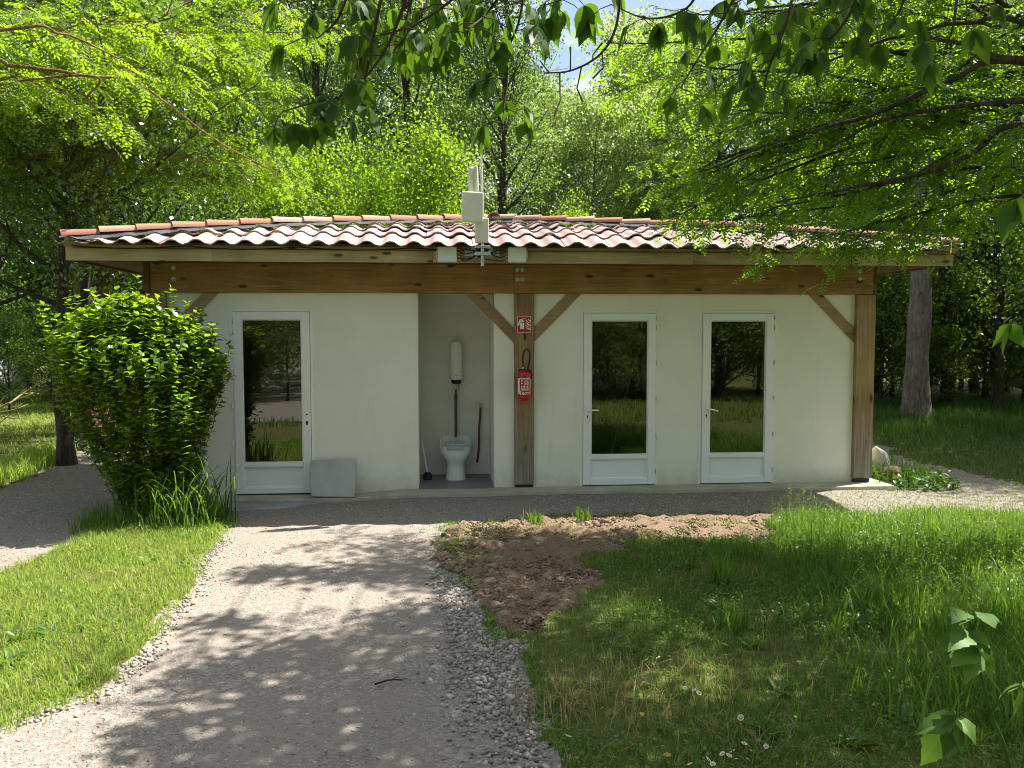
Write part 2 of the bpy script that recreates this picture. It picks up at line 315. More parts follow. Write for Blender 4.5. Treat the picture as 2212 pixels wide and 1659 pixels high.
# ------------------------------------------------------------------ ground: one sheet cut into turf, gravel path and bare earth
GZ = -.085
LAWN_L = [(-3.62, -3.15), (-3.56, -2.52), (-3.47, -1.65), (-3.15, -1.0), (-2.75, -.55), (-2.45, -.75), (-2.25, -1.3), (-2.2, -2.04), (-2.2, -2.55), (-2.08, -3.2), (-2.03, -3.72), (-1.96, -4.4), (-1.93, -5.0), (-1.95, -5.5), (-2.2, -5.84), (-2.5, -6.6), (-2.7, -9), (-9, -9), (-9, -4.4), (-5.2, -3.9)]
LAWN_R = [(.11, -1.62), (.26, -1.56), (1.19, -1.47), (3.43, -1.55), (4.48, -1.54), (5.29, -1.52), (6.39, -1.57), (9, -1.7), (30, -3), (30, -9), (.6, -9), (.52, -6.6), (.54, -6.07), (.50, -5.74), (.43, -5.35), (.43, -4.98), (.33, -4.64), (.20, -3.68), (.12, -2.8), (.05, -2.1)]
DIRT = [(.02, -1.96), (.12, -1.62), (.26, -1.5), (1.19, -1.43), (3.41, -1.5), (3.5, -1.8), (3.2, -2.35), (2.72, -2.62), (1.75, -2.55), (1.35, -2.85), (1.06, -3.9), (.86, -4.5), (.5, -4.88), (.30, -4.5), (.17, -3.68), (.07, -2.84)]
GRAVEL = [(-5.3, -4.0), (-5.4, -1.5), (-5.65, .9), (-5.68, 1.7), (-5.75, 2.7), (-6.2, 4.5), (-4.2, 4.5), (-3.8, 3), (5.9, 3.2), (6.6, 3.4), (7.4, 4.4), (7.8, 3.6), (7.36, 2.87), (7.27, 2.27), (7.42, 1.43), (7.5, .63), (7.6, -.2), (8.5, -1.0), (12, -2.0), (30, -3), (30, -9), (.3, -9), (.3, -40), (-2.8, -40), (-9, -40), (-9, -4.6)]
def warp(P, s=3.2, a=.10):
    q = np.array(P[:, :2]); n1 = vnoise(q, s, 1)+.5*vnoise(q, s*2.7, 2)-.75; n2 = vnoise(q, s, 3)+.5*vnoise(q, s*2.7, 4)-.75
    return q+a*np.stack([n1, n2], 1)*2
def zones(P):
    """0 turf, 1 gravel, 2 bare earth"""
    q = warp(P); out = np.zeros(len(P), int); g = inpoly(q, GRAVEL) & ~inpoly(q, LAWN_L) & ~inpoly(q, LAWN_R); d = inpoly(warp(P, 2.5, .18), DIRT)
    out[g] = 1; out[d] = 2; return out
def gheight(P):
    P = np.asarray(P); h = GZ + .025*(vnoise(P, .7, 11)-.5) + .010*(vnoise(P, 4, 12)-.5)
    h = h+.045*np.clip((P[:, 0]+1.2)/.8, 0, 1)*np.clip((P[:, 1]+1.7)/.9, 0, 1)*np.clip((5.9-P[:, 0])/.5, 0, 1)*(P[:, 1] < -.2)
    return np.where((P[:, 1] > -.30) & (P[:, 1] < 3.4) & (P[:, 0] > -3.7) & (P[:, 0] < 5.8), GZ, h)
def axis(lo, hi, step, far):
    o = [hi]; s = step
    while o[-1] < far: s *= 1.35; o.append(o[-1]+s)
    i = [lo]; s = step
    while i[-1] > -far: s *= 1.35; i.append(i[-1]-s)
    return np.array(i[::-1]+list(np.arange(lo+step, hi-step/2, step))+o)
gx = axis(-7, 9, .055, 260); gy = axis(-8.2, 4.6, .055, 260)
GX, GY = np.meshgrid(gx, gy); GP = np.stack([GX.ravel(), GY.ravel()], 1)
gzv = gheight(GP); zn = zones(GP); lump = (vnoise(GP, 9, 21)*vnoise(GP, 17, 22))*.085+.03*(vnoise(GP, 2.2, 23)-.3)
gzv = gzv+np.where(zn == 2, lump, 0)+np.where(zn == 0, .015, 0)
far = np.maximum(np.abs(GP[:, 0]), np.abs(GP[:, 1])); gzv = gzv-np.clip(far-60, 0, None)*.0
nx, ny = len(gx), len(gy); ii, jj = np.meshgrid(np.arange(nx-1), np.arange(ny-1)); q = (jj*nx+ii).ravel()
FQ = np.stack([q, q+1, q+nx+1, q+nx], 1); fc = GP[FQ].mean(1); fz = zones(fc)
GV = np.column_stack([GP, gzv])
for k, nm, mt, lab in ((0, 'ground', 'soil', 'grassy soil under the lawns and trees'), (1, 'gravel_path', 'gravel', 'pale compacted gravel path running to the building'), (2, 'bare_earth', 'earth', 'freshly dug brown earth beside the path')):
    F = FQ[fz == k]; used, inv = np.unique(F, return_inverse=True)
    o = link(nm, np_mesh(nm, GV[used], inv.reshape(F.shape), M[mt], True)); tag(o, lab, {'ground': 'ground', 'gravel_path': 'path', 'bare_earth': 'earth'}[nm], kind='structure')

# ------------------------------------------------------------------ the building
BL = empty('sanitary_building', (1.0, 0, 0), 'small white rendered sanitary block with timber frame and tiled hip roof', 'building')
D1 = (-2.50, -1.54, -.04, 2.185); D2 = (1.70, 2.675, 0, 2.175); D3 = (3.20, 4.175, 0, 2.175)
NX0, NX1, WT, WZ = -.29, .634, .20, 2.42
w = MB()
def wall_run(x0, x1, holes, z0=-.05):
    x = x0
    for h in holes:
        w.box(x, h[0], 0, WT, z0, WZ); w.box(h[0], h[1], 0, WT, h[3], WZ); x = h[1]
    w.box(x, x1, 0, WT, z0, WZ)
wall_run(-3.40, NX0, [D1], -.06); wall_run(NX1, 5.40, [D2, D3], -.004)
w.build('wall', M['stucco'], BL)
w = MB(); w.box(-3.40, -3.22, WT+.002, 3.0, -.06, WZ); w.box(5.22, 5.40, WT+.002, 3.0, -.06, WZ); w.box(-3.22, 5.22, 2.82, 3.0, -.06, WZ)
w.build('wall', M['stucco'], BL, bevel=.006)
w = MB(); w.box(NX0-.12, NX0, WT+.002, 1.12, .002, WZ); w.box(NX1, NX1+.12, WT+.002, 1.12, .002, WZ); w.box(NX0, NX1, 1.0, 1.12, .002, WZ); w.build('niche_wall', M['niche'], BL)
w = MB(); w.box(NX0, NX1, .0, 1.0, WZ-.02, WZ+.03); w.build('niche_ceiling', M['niche'], BL)
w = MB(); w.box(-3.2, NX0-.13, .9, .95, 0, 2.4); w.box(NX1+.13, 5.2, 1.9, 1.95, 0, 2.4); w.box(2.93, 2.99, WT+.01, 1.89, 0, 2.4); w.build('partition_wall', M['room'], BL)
# slab: level in front of the niche and right doors, a little lower at the left door
s = MB(); yb = 3.05
prof = [(-3.52, -.045), (-1.02, -.045), (-.55, -.004), (NX0, 0), (5.60, 0)]
s.add([(x, y, z) for x, z in prof for y in (-.33, yb)]+[(x, y, -.25) for x, z in prof for y in (-.33, yb)],
      [f for i in range(len(prof)-1) for f in ((2*i, 2*i+2, 2*i+3, 2*i+1), (10+2*i, 10+2*i+1, 10+2*i+3, 10+2*i+2), (2*i, 10+2*i, 10+2*i+2, 2*i+2), (2*i+1, 2*i+3, 10+2*i+3, 10+2*i+1))]+[(0, 1, 11, 10), (8, 18, 19, 9)])
s.build('slab', M['slab'], BL, bevel=.008)
s = MB(); s.box(NX0+.002, NX1-.002, -.05, .998, .0, .004); s.build('niche_floor', simple('grey_floor_paint', (.17, .18, .195), .5, .4, 0, .18, 3), BL)
# sill strip of the left wall: grey skim of concrete
s = MB(); s.prism([(-2.62, -.335), (-1.50, -.335), (-1.42, -.37), (-1.6, -.47), (-1.75, -.6), (-2.0, -.78), (-2.3, -.84), (-2.55, -.80), (-2.58, -.55)], lambda p: (p[0], p[1], -.14), lambda p: (p[0], p[1], -.066+.04*(p[1]+.335)))
s.build('threshold_apron', M['concrete'], BL, bevel=.006)
# timber frame
def part_box(name, mat, x0, x1, y0, y1, z0, z1, bv=.006): return MB().box(x0, x1, y0, y1, z0, z1).build(name, M[mat], BL, bevel=bv)
part_box('beam', 'beam', -3.39, .872, -.06, .14, 2.378, 2.745); part_box('beam', 'beam', .876, 5.40, -.062, .138, 2.376, 2.745)
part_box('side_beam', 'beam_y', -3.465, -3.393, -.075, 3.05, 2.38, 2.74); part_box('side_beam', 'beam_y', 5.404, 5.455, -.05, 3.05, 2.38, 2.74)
part_box('post', 'post', .876, 1.121, -.045, .12, .035, 2.374, .008); part_box('post', 'post', 5.193, 5.437, -.07, .13, .055, 2.374, .008); part_box('post', 'post', -3.46, -3.22, -.045, .12, 0, 2.374, .008)
for x in (.998, 5.315): part_box('post_shoe', 'black', x-.11, x+.11, -.03, .10, .0, .04, 0)
def brace(xa, za, xb, zb, hw=.062):
    a, b = np.array([xa, za]), np.array([xb, zb]); d = unit(b-a); n = np.array([-d[1], d[0]])*hw
    MB().prism([tuple(a-n), tuple(b-n), tuple(b+n), tuple(a+n)], lambda p: (p[0], -.022, p[1]), lambda p: (p[0], .09, p[1])).build('brace', M['brace'], BL, bevel=.005)
brace(.33, 2.43, .93, 1.81); brace(1.67, 2.43, 1.07, 1.83); brace(4.62, 2.43, 5.24, 1.81); brace(-2.66, 2.43, -3.28, 1.81)
bolt = MB().tube([(0, 0, 0), (0, -.016, 0)], .017, 10); bm_ = None
for x, z in ((-3.12, 2.66), (-3.12, 2.53), (.915, 2.66), (.975, 2.66), (.915, 2.545), (.975, 2.545), (5.22, 2.665), (5.22, 2.575)):
    b_ = MB().tube([(x, -.060, z), (x, -.067, z)], .026, 14).tube([(x, -.066, z), (x, -.080, z)], .014, 6); b_.build('bolt', M['steel'], BL)
# roof
EY, EX0, EX1, EZ = -.66, -4.07, 6.06, 2.69
RF = MB(); RF.box(-3.95, 5.95, -.6, 3.5, 2.748, 2.765); roof = RF.build('roof', M['soffit'], BL)
for x0, x1 in ((EX0, -2.52), (-2.518, -.10), (-.098, .62), (.622, 2.9), (2.902, EX1)):
    dz = random.uniform(-.002, .002); MB().box(x0, x1, EY, EY+.032, EZ+dz, EZ+.175+dz).build('fascia_board', M['fascia'], roof, bevel=.003)
MB().box(EX0+.01, EX1-.01, EY+.012, EY+.034, EZ+.178, EZ+.20).build('fascia_board', M['soffit'], roof)
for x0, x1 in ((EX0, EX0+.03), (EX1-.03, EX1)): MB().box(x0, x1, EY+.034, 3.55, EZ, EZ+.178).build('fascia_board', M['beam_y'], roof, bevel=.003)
MB().box(EX0, EX1, 3.56, 3.59, EZ, EZ+.178).build('fascia_board', M['fascia'], roof)
for k in range(34):   # soffit planks across the overhang (front)
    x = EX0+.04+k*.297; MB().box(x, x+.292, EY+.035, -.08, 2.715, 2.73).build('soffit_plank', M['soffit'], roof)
for x0, x1 in ((EX0+.035, -3.48), (5.47, EX1-.035)):
    for k in range(12):
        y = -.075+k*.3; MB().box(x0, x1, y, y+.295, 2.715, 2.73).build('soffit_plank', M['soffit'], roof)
# tiles
TY0, TX0, TX1, TZ = -.80, -4.07, 6.07, 2.868
APX, APY = .68, 1.28
rows = [(0, .36), (.425, .28), (.85, .22), (1.275, .20), (1.70, .19), (2.125, .18)]
def rz(d):
    z = 0
    for i, (d0, sl_) in enumerate(rows):
        d1 = rows[i+1][0] if i+1 < len(rows) else 9
        if d > d0: z += (min(d, d1)-d0)*sl_
    return TZ+z
APZ = rz(APY-TY0); TW = .258
def tile_template():
    n = 12; V = []; F = []; amp = .025; Lg = .47; th = .014
    for j, (y, dz) in enumerate(((0, .022), (Lg, -.004))):
        for i in range(n+1):
            x = (i/n-.5)*TW; cc = math.cos(2*math.pi*x/TW); V.append((x, y, amp*math.copysign(abs(cc)**.72, cc)+dz))
    F += [(i, i+1, n+2+i, n+1+i) for i in range(n)]
    b = len(V)
    for i in range(n+1):
        x, y, z = V[i]; V.append((x, y+.002, z-th))
    F += [(i, b+i, b+i+1, i+1) for i in range(n)]
    b2 = len(V)
    for i in range(n+1):
        x, y, z = V[n+1+i]; V.append((x, y, z-th))
    F += [(b+i, b2+i, b2+i+1, b+i+1) for i in range(n)]
    return V, F
TV, TF = tile_template()
tile_me = bpy.data.meshes.new('tile'); tile_me.from_pydata(TV, [], TF); tile_me.materials.append(M['tile']); tile_me.polygons.foreach_set('use_smooth', [True]*len(TF)); tile_me.set_sharp_from_angle(angle=R(50))
off = root_loc(BL)
def hip_d(x): return (APY-TY0)*((x-TX0)/(APX-TX0) if x < APX else (TX1-x)/(TX1-APX))
ncol = int(round((TX1-TX0)/TW)); hw = (TX1-TX0)/ncol
for r_, (d0, sl_) in enumerate(rows[:5]):
    for k in range(ncol):
        x = TX0+(k+.5)*hw
        dmx = max(hip_d(x-hw/2), hip_d(x+hw/2))
        if d0 > dmx: continue
        jz = random.uniform(-.006, .006); Mx = Matrix.Translation((x+random.uniform(-.004, .004), TY0+d0-.02+random.uniform(-.008, .008), rz(d0)+jz)) @ Matrix.Rotation(math.atan(sl_)+random.uniform(-.012, .012), 4, 'X') @ Matrix.Rotation(random.uniform(-.012, .012), 4, 'Z') @ Matrix.Diagonal((hw/TW*1.01, 1, 1, 1))
        if d0+.5 > min(hip_d(x-hw/2), hip_d(x+hw/2)):
            bm = bmesh.new(); bm.from_mesh(tile_me); bm.transform(Mx)
            pa = (APX, APY); pb = (TX0, TY0) if x < APX else (TX1, TY0); nrm = Vector((-(pa[1]-pb[1]), pa[0]-pb[0], 0)); 
            if nrm.y < 0: nrm = -nrm
            bmesh.ops.bisect_plane(bm, geom=bm.verts[:]+bm.edges[:]+bm.faces[:], plane_co=(pb[0], pb[1], 0), plane_no=nrm, clear_outer=True)
            if len(bm.faces) < 2: bm.free(); continue
            bm.transform(Matrix.Translation(-Vector(off))); me = bpy.data.meshes.new('tile'); bm.to_mesh(me); bm.free(); me.materials.append(M['tile']) if not me.materials else None
            link('tile', me, roof)
        else:
            o = link('tile', tile_me, roof); o.matrix_basis = Matrix.Translation(-Vector(off)) @ Mx
# side and rear slopes: corrugated tile sheets (not seen from the path)
def slope_sheet(a, b, c_, amp=.036, n=None):
    a, b, c_ = map(np.array, (a, b, c_)); ln = np.linalg.norm(b-a); n = int(ln/.258)*8; V = []; F = []
    for i in range(n+1):
        t_ = i/n; p = a+(b-a)*t_; w_ = amp*math.cos(2*math.pi*t_*n/8)
        th = np.dot(c_-a, unit(b-a))/ln; s_ = t_/th if t_ < th else (1-t_)/(1-th); base = a+(b-a)*th; up = c_-base
        V += [p+np.array([0, 0, w_]), p+up*max(s_, 0)+np.array([0, 0, w_*.6])]
    F = [(2*i, 2*i+2, 2*i+3, 2*i+1) for i in range(n)]
    return V, F
RY = 3.66
for tri in (((TX0, RY, TZ), (TX0, TY0, TZ), (APX-.05, APY, APZ)), ((TX1, TY0, TZ), (TX1, RY, TZ), (APX+.05, APY, APZ)), ((TX1, RY, TZ), (TX0, RY, TZ), (APX, APY+.03, APZ))):
    mb = MB(); mb.add(*slope_sheet(*tri)); o = mb.build('tile_field', M['tile'], roof, smooth=True); tag(o, kind='stuff')
# underlay closes the roof
mb = MB(); mb.add([(TX0+.08, TY0+.1, TZ-.05), (TX1-.08, TY0+.1, TZ-.05), (TX1-.08, RY-.1, TZ-.05), (TX0+.08, RY-.1, TZ-.05), (APX, APY, APZ-.12)], [(0, 1, 4), (1, 2, 4), (2, 3, 4), (3, 0, 4)]); mb.build('underlay', M['black'], roof)
# hip tiles with lead flashing
def hip_line(x0, t_):
    x = x0+(APX-x0)*t_; y = TY0+(APY-TY0)*t_; return np.array([x, y, rz(y-TY0)])
def hip_tile_mesh():
    n = 8; V = []; F = []
    for y, r_, z in ((0, .088, .012), (.40, .074, 0)):
        for i in range(n+1): a_ = math.pi*i/n; V.append((r_*math.cos(a_), y, r_*.85*math.sin(a_)+z))
    F = [(i, n+1+i, n+2+i, i+1) for i in range(n)]; b = len(V)
    for i in range(n+1): a_ = math.pi*i/n; V.append((.073*math.cos(a_), 0, .073*.85*math.sin(a_)+.008))
    F += [(i, i+1, b+i+1, b+i) for i in range(n)]
    me = bpy.data.meshes.new('hip_tile'); me.from_pydata(V, [], F); me.materials.append(M['hiptile']); me.polygons.foreach_set('use_smooth', [True]*len(F)); me.set_sharp_from_angle(angle=R(50)); return me
htm = hip_tile_mesh()
for x0, cnt in ((TX0, 14), (TX1, 16)):
    for k in range(cnt):
        a, b = hip_line(x0, k/cnt+.004), hip_line(x0, (k+1)/cnt); d = Vector(b-a); ln = d.length; X = d.cross(Vector((0, 0, 1))).normalized(); Z = X.cross(d).normalized(); d.normalize()
        zz = .050+random.uniform(-.004, .004); rt = Matrix(((X.x, d.x, Z.x, a[0]-off[0]), (X.y, d.y, Z.y, a[1]-off[1]), (X.z, d.z, Z.z, a[2]-off[2]+zz), (0, 0, 0, 1)))
        o = link('hip_tile', htm, roof); o.matrix_basis = rt @ Matrix.Rotation(random.uniform(-.012, .012), 4, 'Z') @ Matrix.Diagonal((1, ln*1.06/.40, 1, 1))
    V = []; F = []; n = 120; dxy = unit(np.array([APX-x0, APY-TY0])); nn = np.array([dxy[1], -dxy[0]]); nn = nn if nn[1] < 0 else -nn
    for i in range(n+1):
        t_ = i/n; p = hip_line(x0, t_); rip = .036*math.cos(2*math.pi*(p[0]-(TX0+.5*hw))/hw)
        for q_, (o_, hgt) in enumerate(((.0, .075), (.07, .066), (.125+.02*math.sin(i*.9), .0))):
            px, py = p[0]+nn[0]*o_, p[1]+nn[1]*o_; zb = rz(max(py-TY0, 0)); rp = .028*math.cos(2*math.pi*(px-(TX0+.5*hw))/hw)
            V.append((px, py, zb+(hgt if q_ < 2 else max(.034, rp+.030))))
    F = [(3*i+j, 3*i+3+j, 3*i+4+j, 3*i+1+j) for i in range(n) for j in range(2)]
    mb = MB(); mb.add(V, F); mb.build('flashing', M['lead'], roof, smooth=True)
for k in range(6):   # short ridge running back from the apex
    o = link('hip_tile', htm, roof); o.matrix_basis = Matrix.Translation((APX+.03-off[0], APY-.12+k*.36-off[1], APZ+.052-k*.09)) @ Matrix.Rotation(-.24 if k else .0, 4, 'X')
# doors
def door(d, hinge_right, handle):
    x0, x1, z0, z1 = d; ff = .032; o_ = MB()
    o_.box(x0, x0+ff, -.004, .10, z0, z1).box(x1-ff, x1, -.004, .10, z0, z1).box(x0+ff, x1-ff, -.004, .10, z1-ff, z1)
    a, b, cz0, cz1 = x0+ff+.003, x1-ff-.003, z0+.012, z1-ff-.003; st = .095
    gz0, gz1 = z0+.385, cz1-.088
    dr = MB(); dr.box(a, a+st, -.026, .05, cz0, cz1).box(b-st, b, -.026, .05, cz0, cz1).box(a+st, b-st, -.026, .05, gz1, cz1).box(a+st, b-st, -.026, .05, z0+.335, gz0).box(a+st, b-st, -.026, .05, cz0, z0+.085)
    lf = dr.build('door', M['pvc'], BL, bevel=.006)
    o_.build('door_frame', M['pvc'], lf, bevel=.004)
    bd = MB()
    for (u0, u1, w0, w1) in ((a+st, b-st, gz0, gz1), (a+st, b-st, z0+.085, z0+.335)):
        bd.box(u0, u0+.012, -.014, .04, w0, w1).box(u1-.012, u1, -.014, .04, w0, w1).box(u0+.012, u1-.012, -.014, .04, w1-.012, w1).box(u0+.012, u1-.012, -.014, .04, w0, w0+.012)
    bd.build('glazing_bead', M['pvc'], lf, bevel=.003)
    MB().box(a+st+.012, b-st-.012, .004, .02, z0+.097, z0+.323).build('panel', M['pvc'], lf)
    gl = MB(); gl.add([(a+st+.011, .008, gz0+.011), (b-st-.011, .008, gz0+.011), (b-st-.011, .008, gz1-.011), (a+st+.011, .008, gz1-.011)], [(0, 1, 2, 3)]); gl.build('pane', M['glass'], lf)
    hx = x1-.012 if hinge_right else x0+.012
    for hz in (.15, .60, 1.05, 1.50, 1.93, 2.05): MB().tube([(hx, -.03, z0+hz), (hx, -.03, z0+hz+.055)], .010, 8).box(hx-.012, hx+.012, -.026, -.003, z0+hz, z0+hz+.055).build('hinge', M['pvc'], lf)
    lx = a+st*.52 if hinge_right else b-st*.48
    if handle is not None:
        hd = MB(); hd.box(lx-.017, lx+.017, -.036, -.026, z0+.80, z0+1.02); hd.tube(curve([(lx, -.03, z0+.955), (lx, -.075, z0+.955), (lx+.03, -.085, z0+.952), (lx+.13, -.082, z0+.955+handle)], 10), .0105, 8); hd.build('handle', M['pvc'], lf, smooth=True)
        MB().tube([(lx, -.036, z0+.875), (lx, -.039, z0+.875)], .010, 10).box(lx-.004, lx+.004, -.039, -.036, z0+.845, z0+.87).build('keyhole', M['black'], lf)
    else:
        MB().tube([(lx, -.026, z0+.965), (lx, -.029, z0+.965)], .011, 10).box(lx-.012, lx+.012, -.029, -.026, z0+.84, z0+.885).build('keyhole', M['black'], lf)
    return lf
door(D1, False, None); door(D2, True, -.005); door(D3, True, -.028)
# loose cable stapled along the fascia
cp = []
for i in range(80):
    x = EX0+.02+i/79*(-.05-EX0); k = (x-EX0)/1.25; cp.append((x, EY-.012, EZ+.165-.030*abs(math.sin(k*math.pi))-.004))
MB().tube(cp, .0055, 5).build('cable', M['rubber'], BL, smooth=True)

# ------------------------------------------------------------------ things on and around the building
# antenna mast
A = empty('antenna_mast', (.455, -.83, 2.64), 'steel pole with cream panel antennas bracketed to the eaves', 'antenna')
MB().tube([(.455, -.83, 2.64), (.455, -.83, 3.46)], .021, 12).build('pole', M['steel'], A, smooth=True)
MB().box(.33, .58, -.70, -.664, 2.745, 2.87).box(.36, .55, -.80, -.70, 2.765, 2.785).box(.36, .55, -.80, -.70, 2.84, 2.86).box(.375, .54, -.865, -.80, 2.755, 2.795).box(.375, .54, -.865, -.80, 2.835, 2.865).box(.26, .335, -.69, -.664, 2.76, 2.83).box(.58, .655, -.69, -.664, 2.76, 2.83).build('bracket', M['steel'], A, bevel=.004)
def panel(x0, x1, z0, z1, y, th, rot, name='panel_antenna'):
    cx, cz = (x0+x1)/2, (z0+z1)/2; Mx = Matrix.Translation((cx, y, cz)) @ Matrix.Rotation(rot[1], 4, 'Y') @ Matrix.Rotation(rot[0], 4, 'Z') @ Matrix.Rotation(rot[2], 4, 'X')
    return MB().box(-(x1-x0)/2, (x1-x0)/2, -th/2, th/2, -(z1-z0)/2, (z1-z0)/2, Mx).build(name, M['antenna'], A, bevel=.016, seg=3)
panel(.222, .462, 3.105, 3.44, -.93, .04, (R(6), R(1.5), R(-3))); panel(.368, .522, 2.885, 3.16, -.905, .05, (R(-3), 0, 0))
panel(.303, .357, 3.42, 3.725, -.83, .05, (R(28), R(-.5), 0)); panel(.362, .412, 3.42, 3.745, -.81, .05, (R(-20), R(-2), 0))
MB().tube([(.452, -.83, 3.40), (.450, -.83, 3.68)], .014, 10).tube([(.450, -.83, 3.66), (.438, -.83, 4.05)], [.011, .008], 8).build('whip_aerial', M['white'], A, smooth=True)
MB().tube([(.455, -.83, 3.45), (.36, -.82, 3.47)], .010, 6).tube([(.455, -.83, 3.40), (.36, -.90, 3.36)], .010, 6).tube([(.455, -.83, 3.05), (.44, -.89, 3.05)], .012, 6).box(.43, .48, -.855, -.805, 3.38, 3.44).build('clamp', M['steel'], A)
ca = MB()
for k, (sx_, z) in enumerate(((.212, 2.835), (.212, 2.79), (.212, 2.735), (.212, 2.715), (.71, 2.835), (.71, 2.80), (.71, 2.755), (.71, 2.715))):
    rr = random.Random(k); ca.tube(curve([(sx_, -.74, z), (sx_+(.07 if sx_ < .4 else -.07), -.76, z-.01), (.40+rr.uniform(-.03, .13), -.80, 2.76+rr.uniform(-.03, .07)), (.44+rr.uniform(-.05, .06), -.84, 2.90)], 14), .007, 6)
ca.tube(curve([(.30, -.92, 3.10), (.34, -.90, 3.04), (.40, -.88, 2.97)], 8), .005, 5).tube([(.468, -.815, 3.36), (.470, -.815, 3.10)], .006, 5)
ca.build('coax_cable', M['rubber'], A, smooth=True)
def jbox(x0, x1, lab, side):
    o = empty('junction_box', ((x0+x1)/2, -.665, 2.69), lab, 'junction box', 'radio boxes on the fascia'); z0, z1 = 2.69, 2.863
    MB().box(x0, x1, -.735, -.666, z0, z1).build('housing', M['abox'], o, bevel=.008); MB().box(x0+.004, x1-.004, -.742, -.7355, z0+.004, z1-.004).build('lid', M['abox'], o, bevel=.004)
    for px in (x0+.012, (x0+x1)/2, x1-.012):
        for pz in (z0+.012, z1-.012): MB().tube([(px, -.742, pz), (px, -.7445, pz)], .004, 6).build('screw', M['steel'], o)
    xs = x1 if side > 0 else x0; xo = x0-.02 if side > 0 else x1+.003
    MB().box(xo, xo+.017, -.70, -.67, z0+.035, z0+.135).build('mounting_ear', M['steel'], o, bevel=.004)
    for z in (2.835, 2.795, 2.755, 2.715): MB().tube([(xs, -.70, z), (xs+side*.022, -.70, z)], .009, 8).tube([(xs+side*.02, -.70, z), (xs+side*.042, -.71, z)], .0065, 8).build('connector', M['brass'], o)
jbox(-.043, .173, 'grey green radio box on the fascia left of the antenna pole', 1); jbox(.748, .958, 'grey green radio box on the fascia right of the antenna pole', -1)
# fire sign
sg = empty('fire_extinguisher_sign', (.996, -.048, 1.905), 'red square fire extinguisher sign fixed to the centre post', 'sign')
MB().box(.911, 1.081, -.052, -.047, 1.905, 2.103).build('plate', M['white'], sg); MB().box(.9165, 1.0755, -.0535, -.0515, 1.911, 2.097).build('red_field', M['signred'], sg)
def flat(polys, name, mat, par, y=-.0542, T=None):
    mb = MB()
    for p in polys: mb.prism(p, lambda q: (q[0], y, q[1]), lambda q: (q[0], y+.0012, q[1]))
    return mb.build(name, M[mat], par)
def sp(px, pz): return (.911+(px-383)/193*.170, 2.103-(pz-142)/261*.198)     # position on the plate
flat([[sp(*p) for p in q] for q in ([(424, 232), (432, 215), (445, 205), (462, 205), (474, 215), (480, 232), (480, 350), (424, 350)], [(440, 184), (500, 178), (500, 186), (440, 196)], [(436, 184), (446, 188), (410, 292), (390, 292), (412, 205)], [(445, 196), (462, 196), (462, 206), (445, 206)],
    [(505, 184), (525, 225), (545, 245), (562, 255), (535, 250), (510, 222)], [(530, 165), (545, 195), (570, 212), (570, 235), (545, 215), (533, 190)], [(503, 230), (530, 262), (570, 282), (570, 300), (530, 285), (508, 255)], [(493, 284), (530, 300), (560, 322), (535, 318), (505, 300)], [(505, 320), (540, 335), (572, 345), (572, 358), (540, 358), (515, 340)])], 'pictogram', 'white', sg)
flat([[sp(432, 240), sp(472, 240), sp(472, 256), sp(432, 256)]], 'pictogram_label', 'signred', sg, -.0550)
# fire extinguisher
ex = empty('fire_extinguisher', (.990, -.135, 1.085), 'red fire extinguisher with black hose hung on the centre post', 'fire extinguisher')
EXC = (.990, -.135); er = .082
MB().lathe([(.045, 1.082), (.062, 1.080), (.066, 1.092), (.078, 1.105), (er, 1.125), (er, 1.39), (.078, 1.412), (.062, 1.436), (.036, 1.450), (.030, 1.456)], *EXC, 28).build('cylinder', M['red'], ex, smooth=True)
def wrap(x, z, r_=er+.0012):
    a_ = x/er; return (EXC[0]+r_*math.sin(a_), EXC[1]-r_*math.cos(a_), z)
def wrapped(rects, name, mat, par, r_=er+.0012, n=6):
    mb = MB()
    for x0, x1, z0, z1, *sh in rects:
        sh = sh[0] if sh else 0
        for i in range(n):
            a_, b_ = x0+(x1-x0)*i/n, x0+(x1-x0)*(i+1)/n; mb.add([wrap(a_, z0, r_), wrap(b_, z0, r_), wrap(b_+sh, z1, r_), wrap(a_+sh, z1, r_)], [(0, 1, 2, 3)])
    return mb.build(name, M[mat], par)
wrapped([(-.105, -.067, 1.165, 1.355), (-.055, .075, 1.344, 1.356), (-.058, -.048, 1.18, 1.21, .006), (-.062, -.05, 1.157, 1.176, .004), (.062, .078, 1.16, 1.34, .008)]+[(-.012+.0*k, .055-.006*(k % 3), 1.330-k*.0095, 1.3335-k*.0095) for k in range(7)]+[(-.045, -.028, 1.318, 1.333), (-.045, -.028, 1.286, 1.301), (-.018, .002, 1.243, 1.266), (.022, .042, 1.243, 1.266), (-.048, -.038, 1.243, 1.262)]+[(-.05, .05, 1.232-k*.006, 1.2345-k*.006) for k in range(5)], 'label', 'white', ex)
fc_ = bpy.data.curves.new('lettering', 'FONT'); fc_.body = 'ROT'; fc_.size = .036; fc_.align_x = 'CENTER'; fc_.shear = .3; fc_.offset = .0012
to = bpy.data.objects.new('lettering_curve', fc_); COL.objects.link(to); me = bpy.data.meshes.new_from_object(to.evaluated_get(bpy.context.evaluated_depsgraph_get())); bpy.data.objects.remove(to)
bm = bmesh.new(); bm.from_mesh(me); bmesh.ops.triangulate(bm, faces=bm.faces)
o3 = root_loc(ex)
for v_ in bm.verts: v_.co = Vector(np.array(wrap(v_.co.x*1.25+.004, 1.160+v_.co.y, er+.0016))-o3)
bm.to_mesh(me); bm.free(); me.materials.clear(); me.materials.append(M['white']); link('lettering', me, ex)
MB().box(.957, 1.022, -.170, -.10, 1.452, 1.468).tube([(1.005, -.135, 1.465), (1.045, -.135, 1.485)], .013, 8).build('valve', M['black'], ex, bevel=.004)
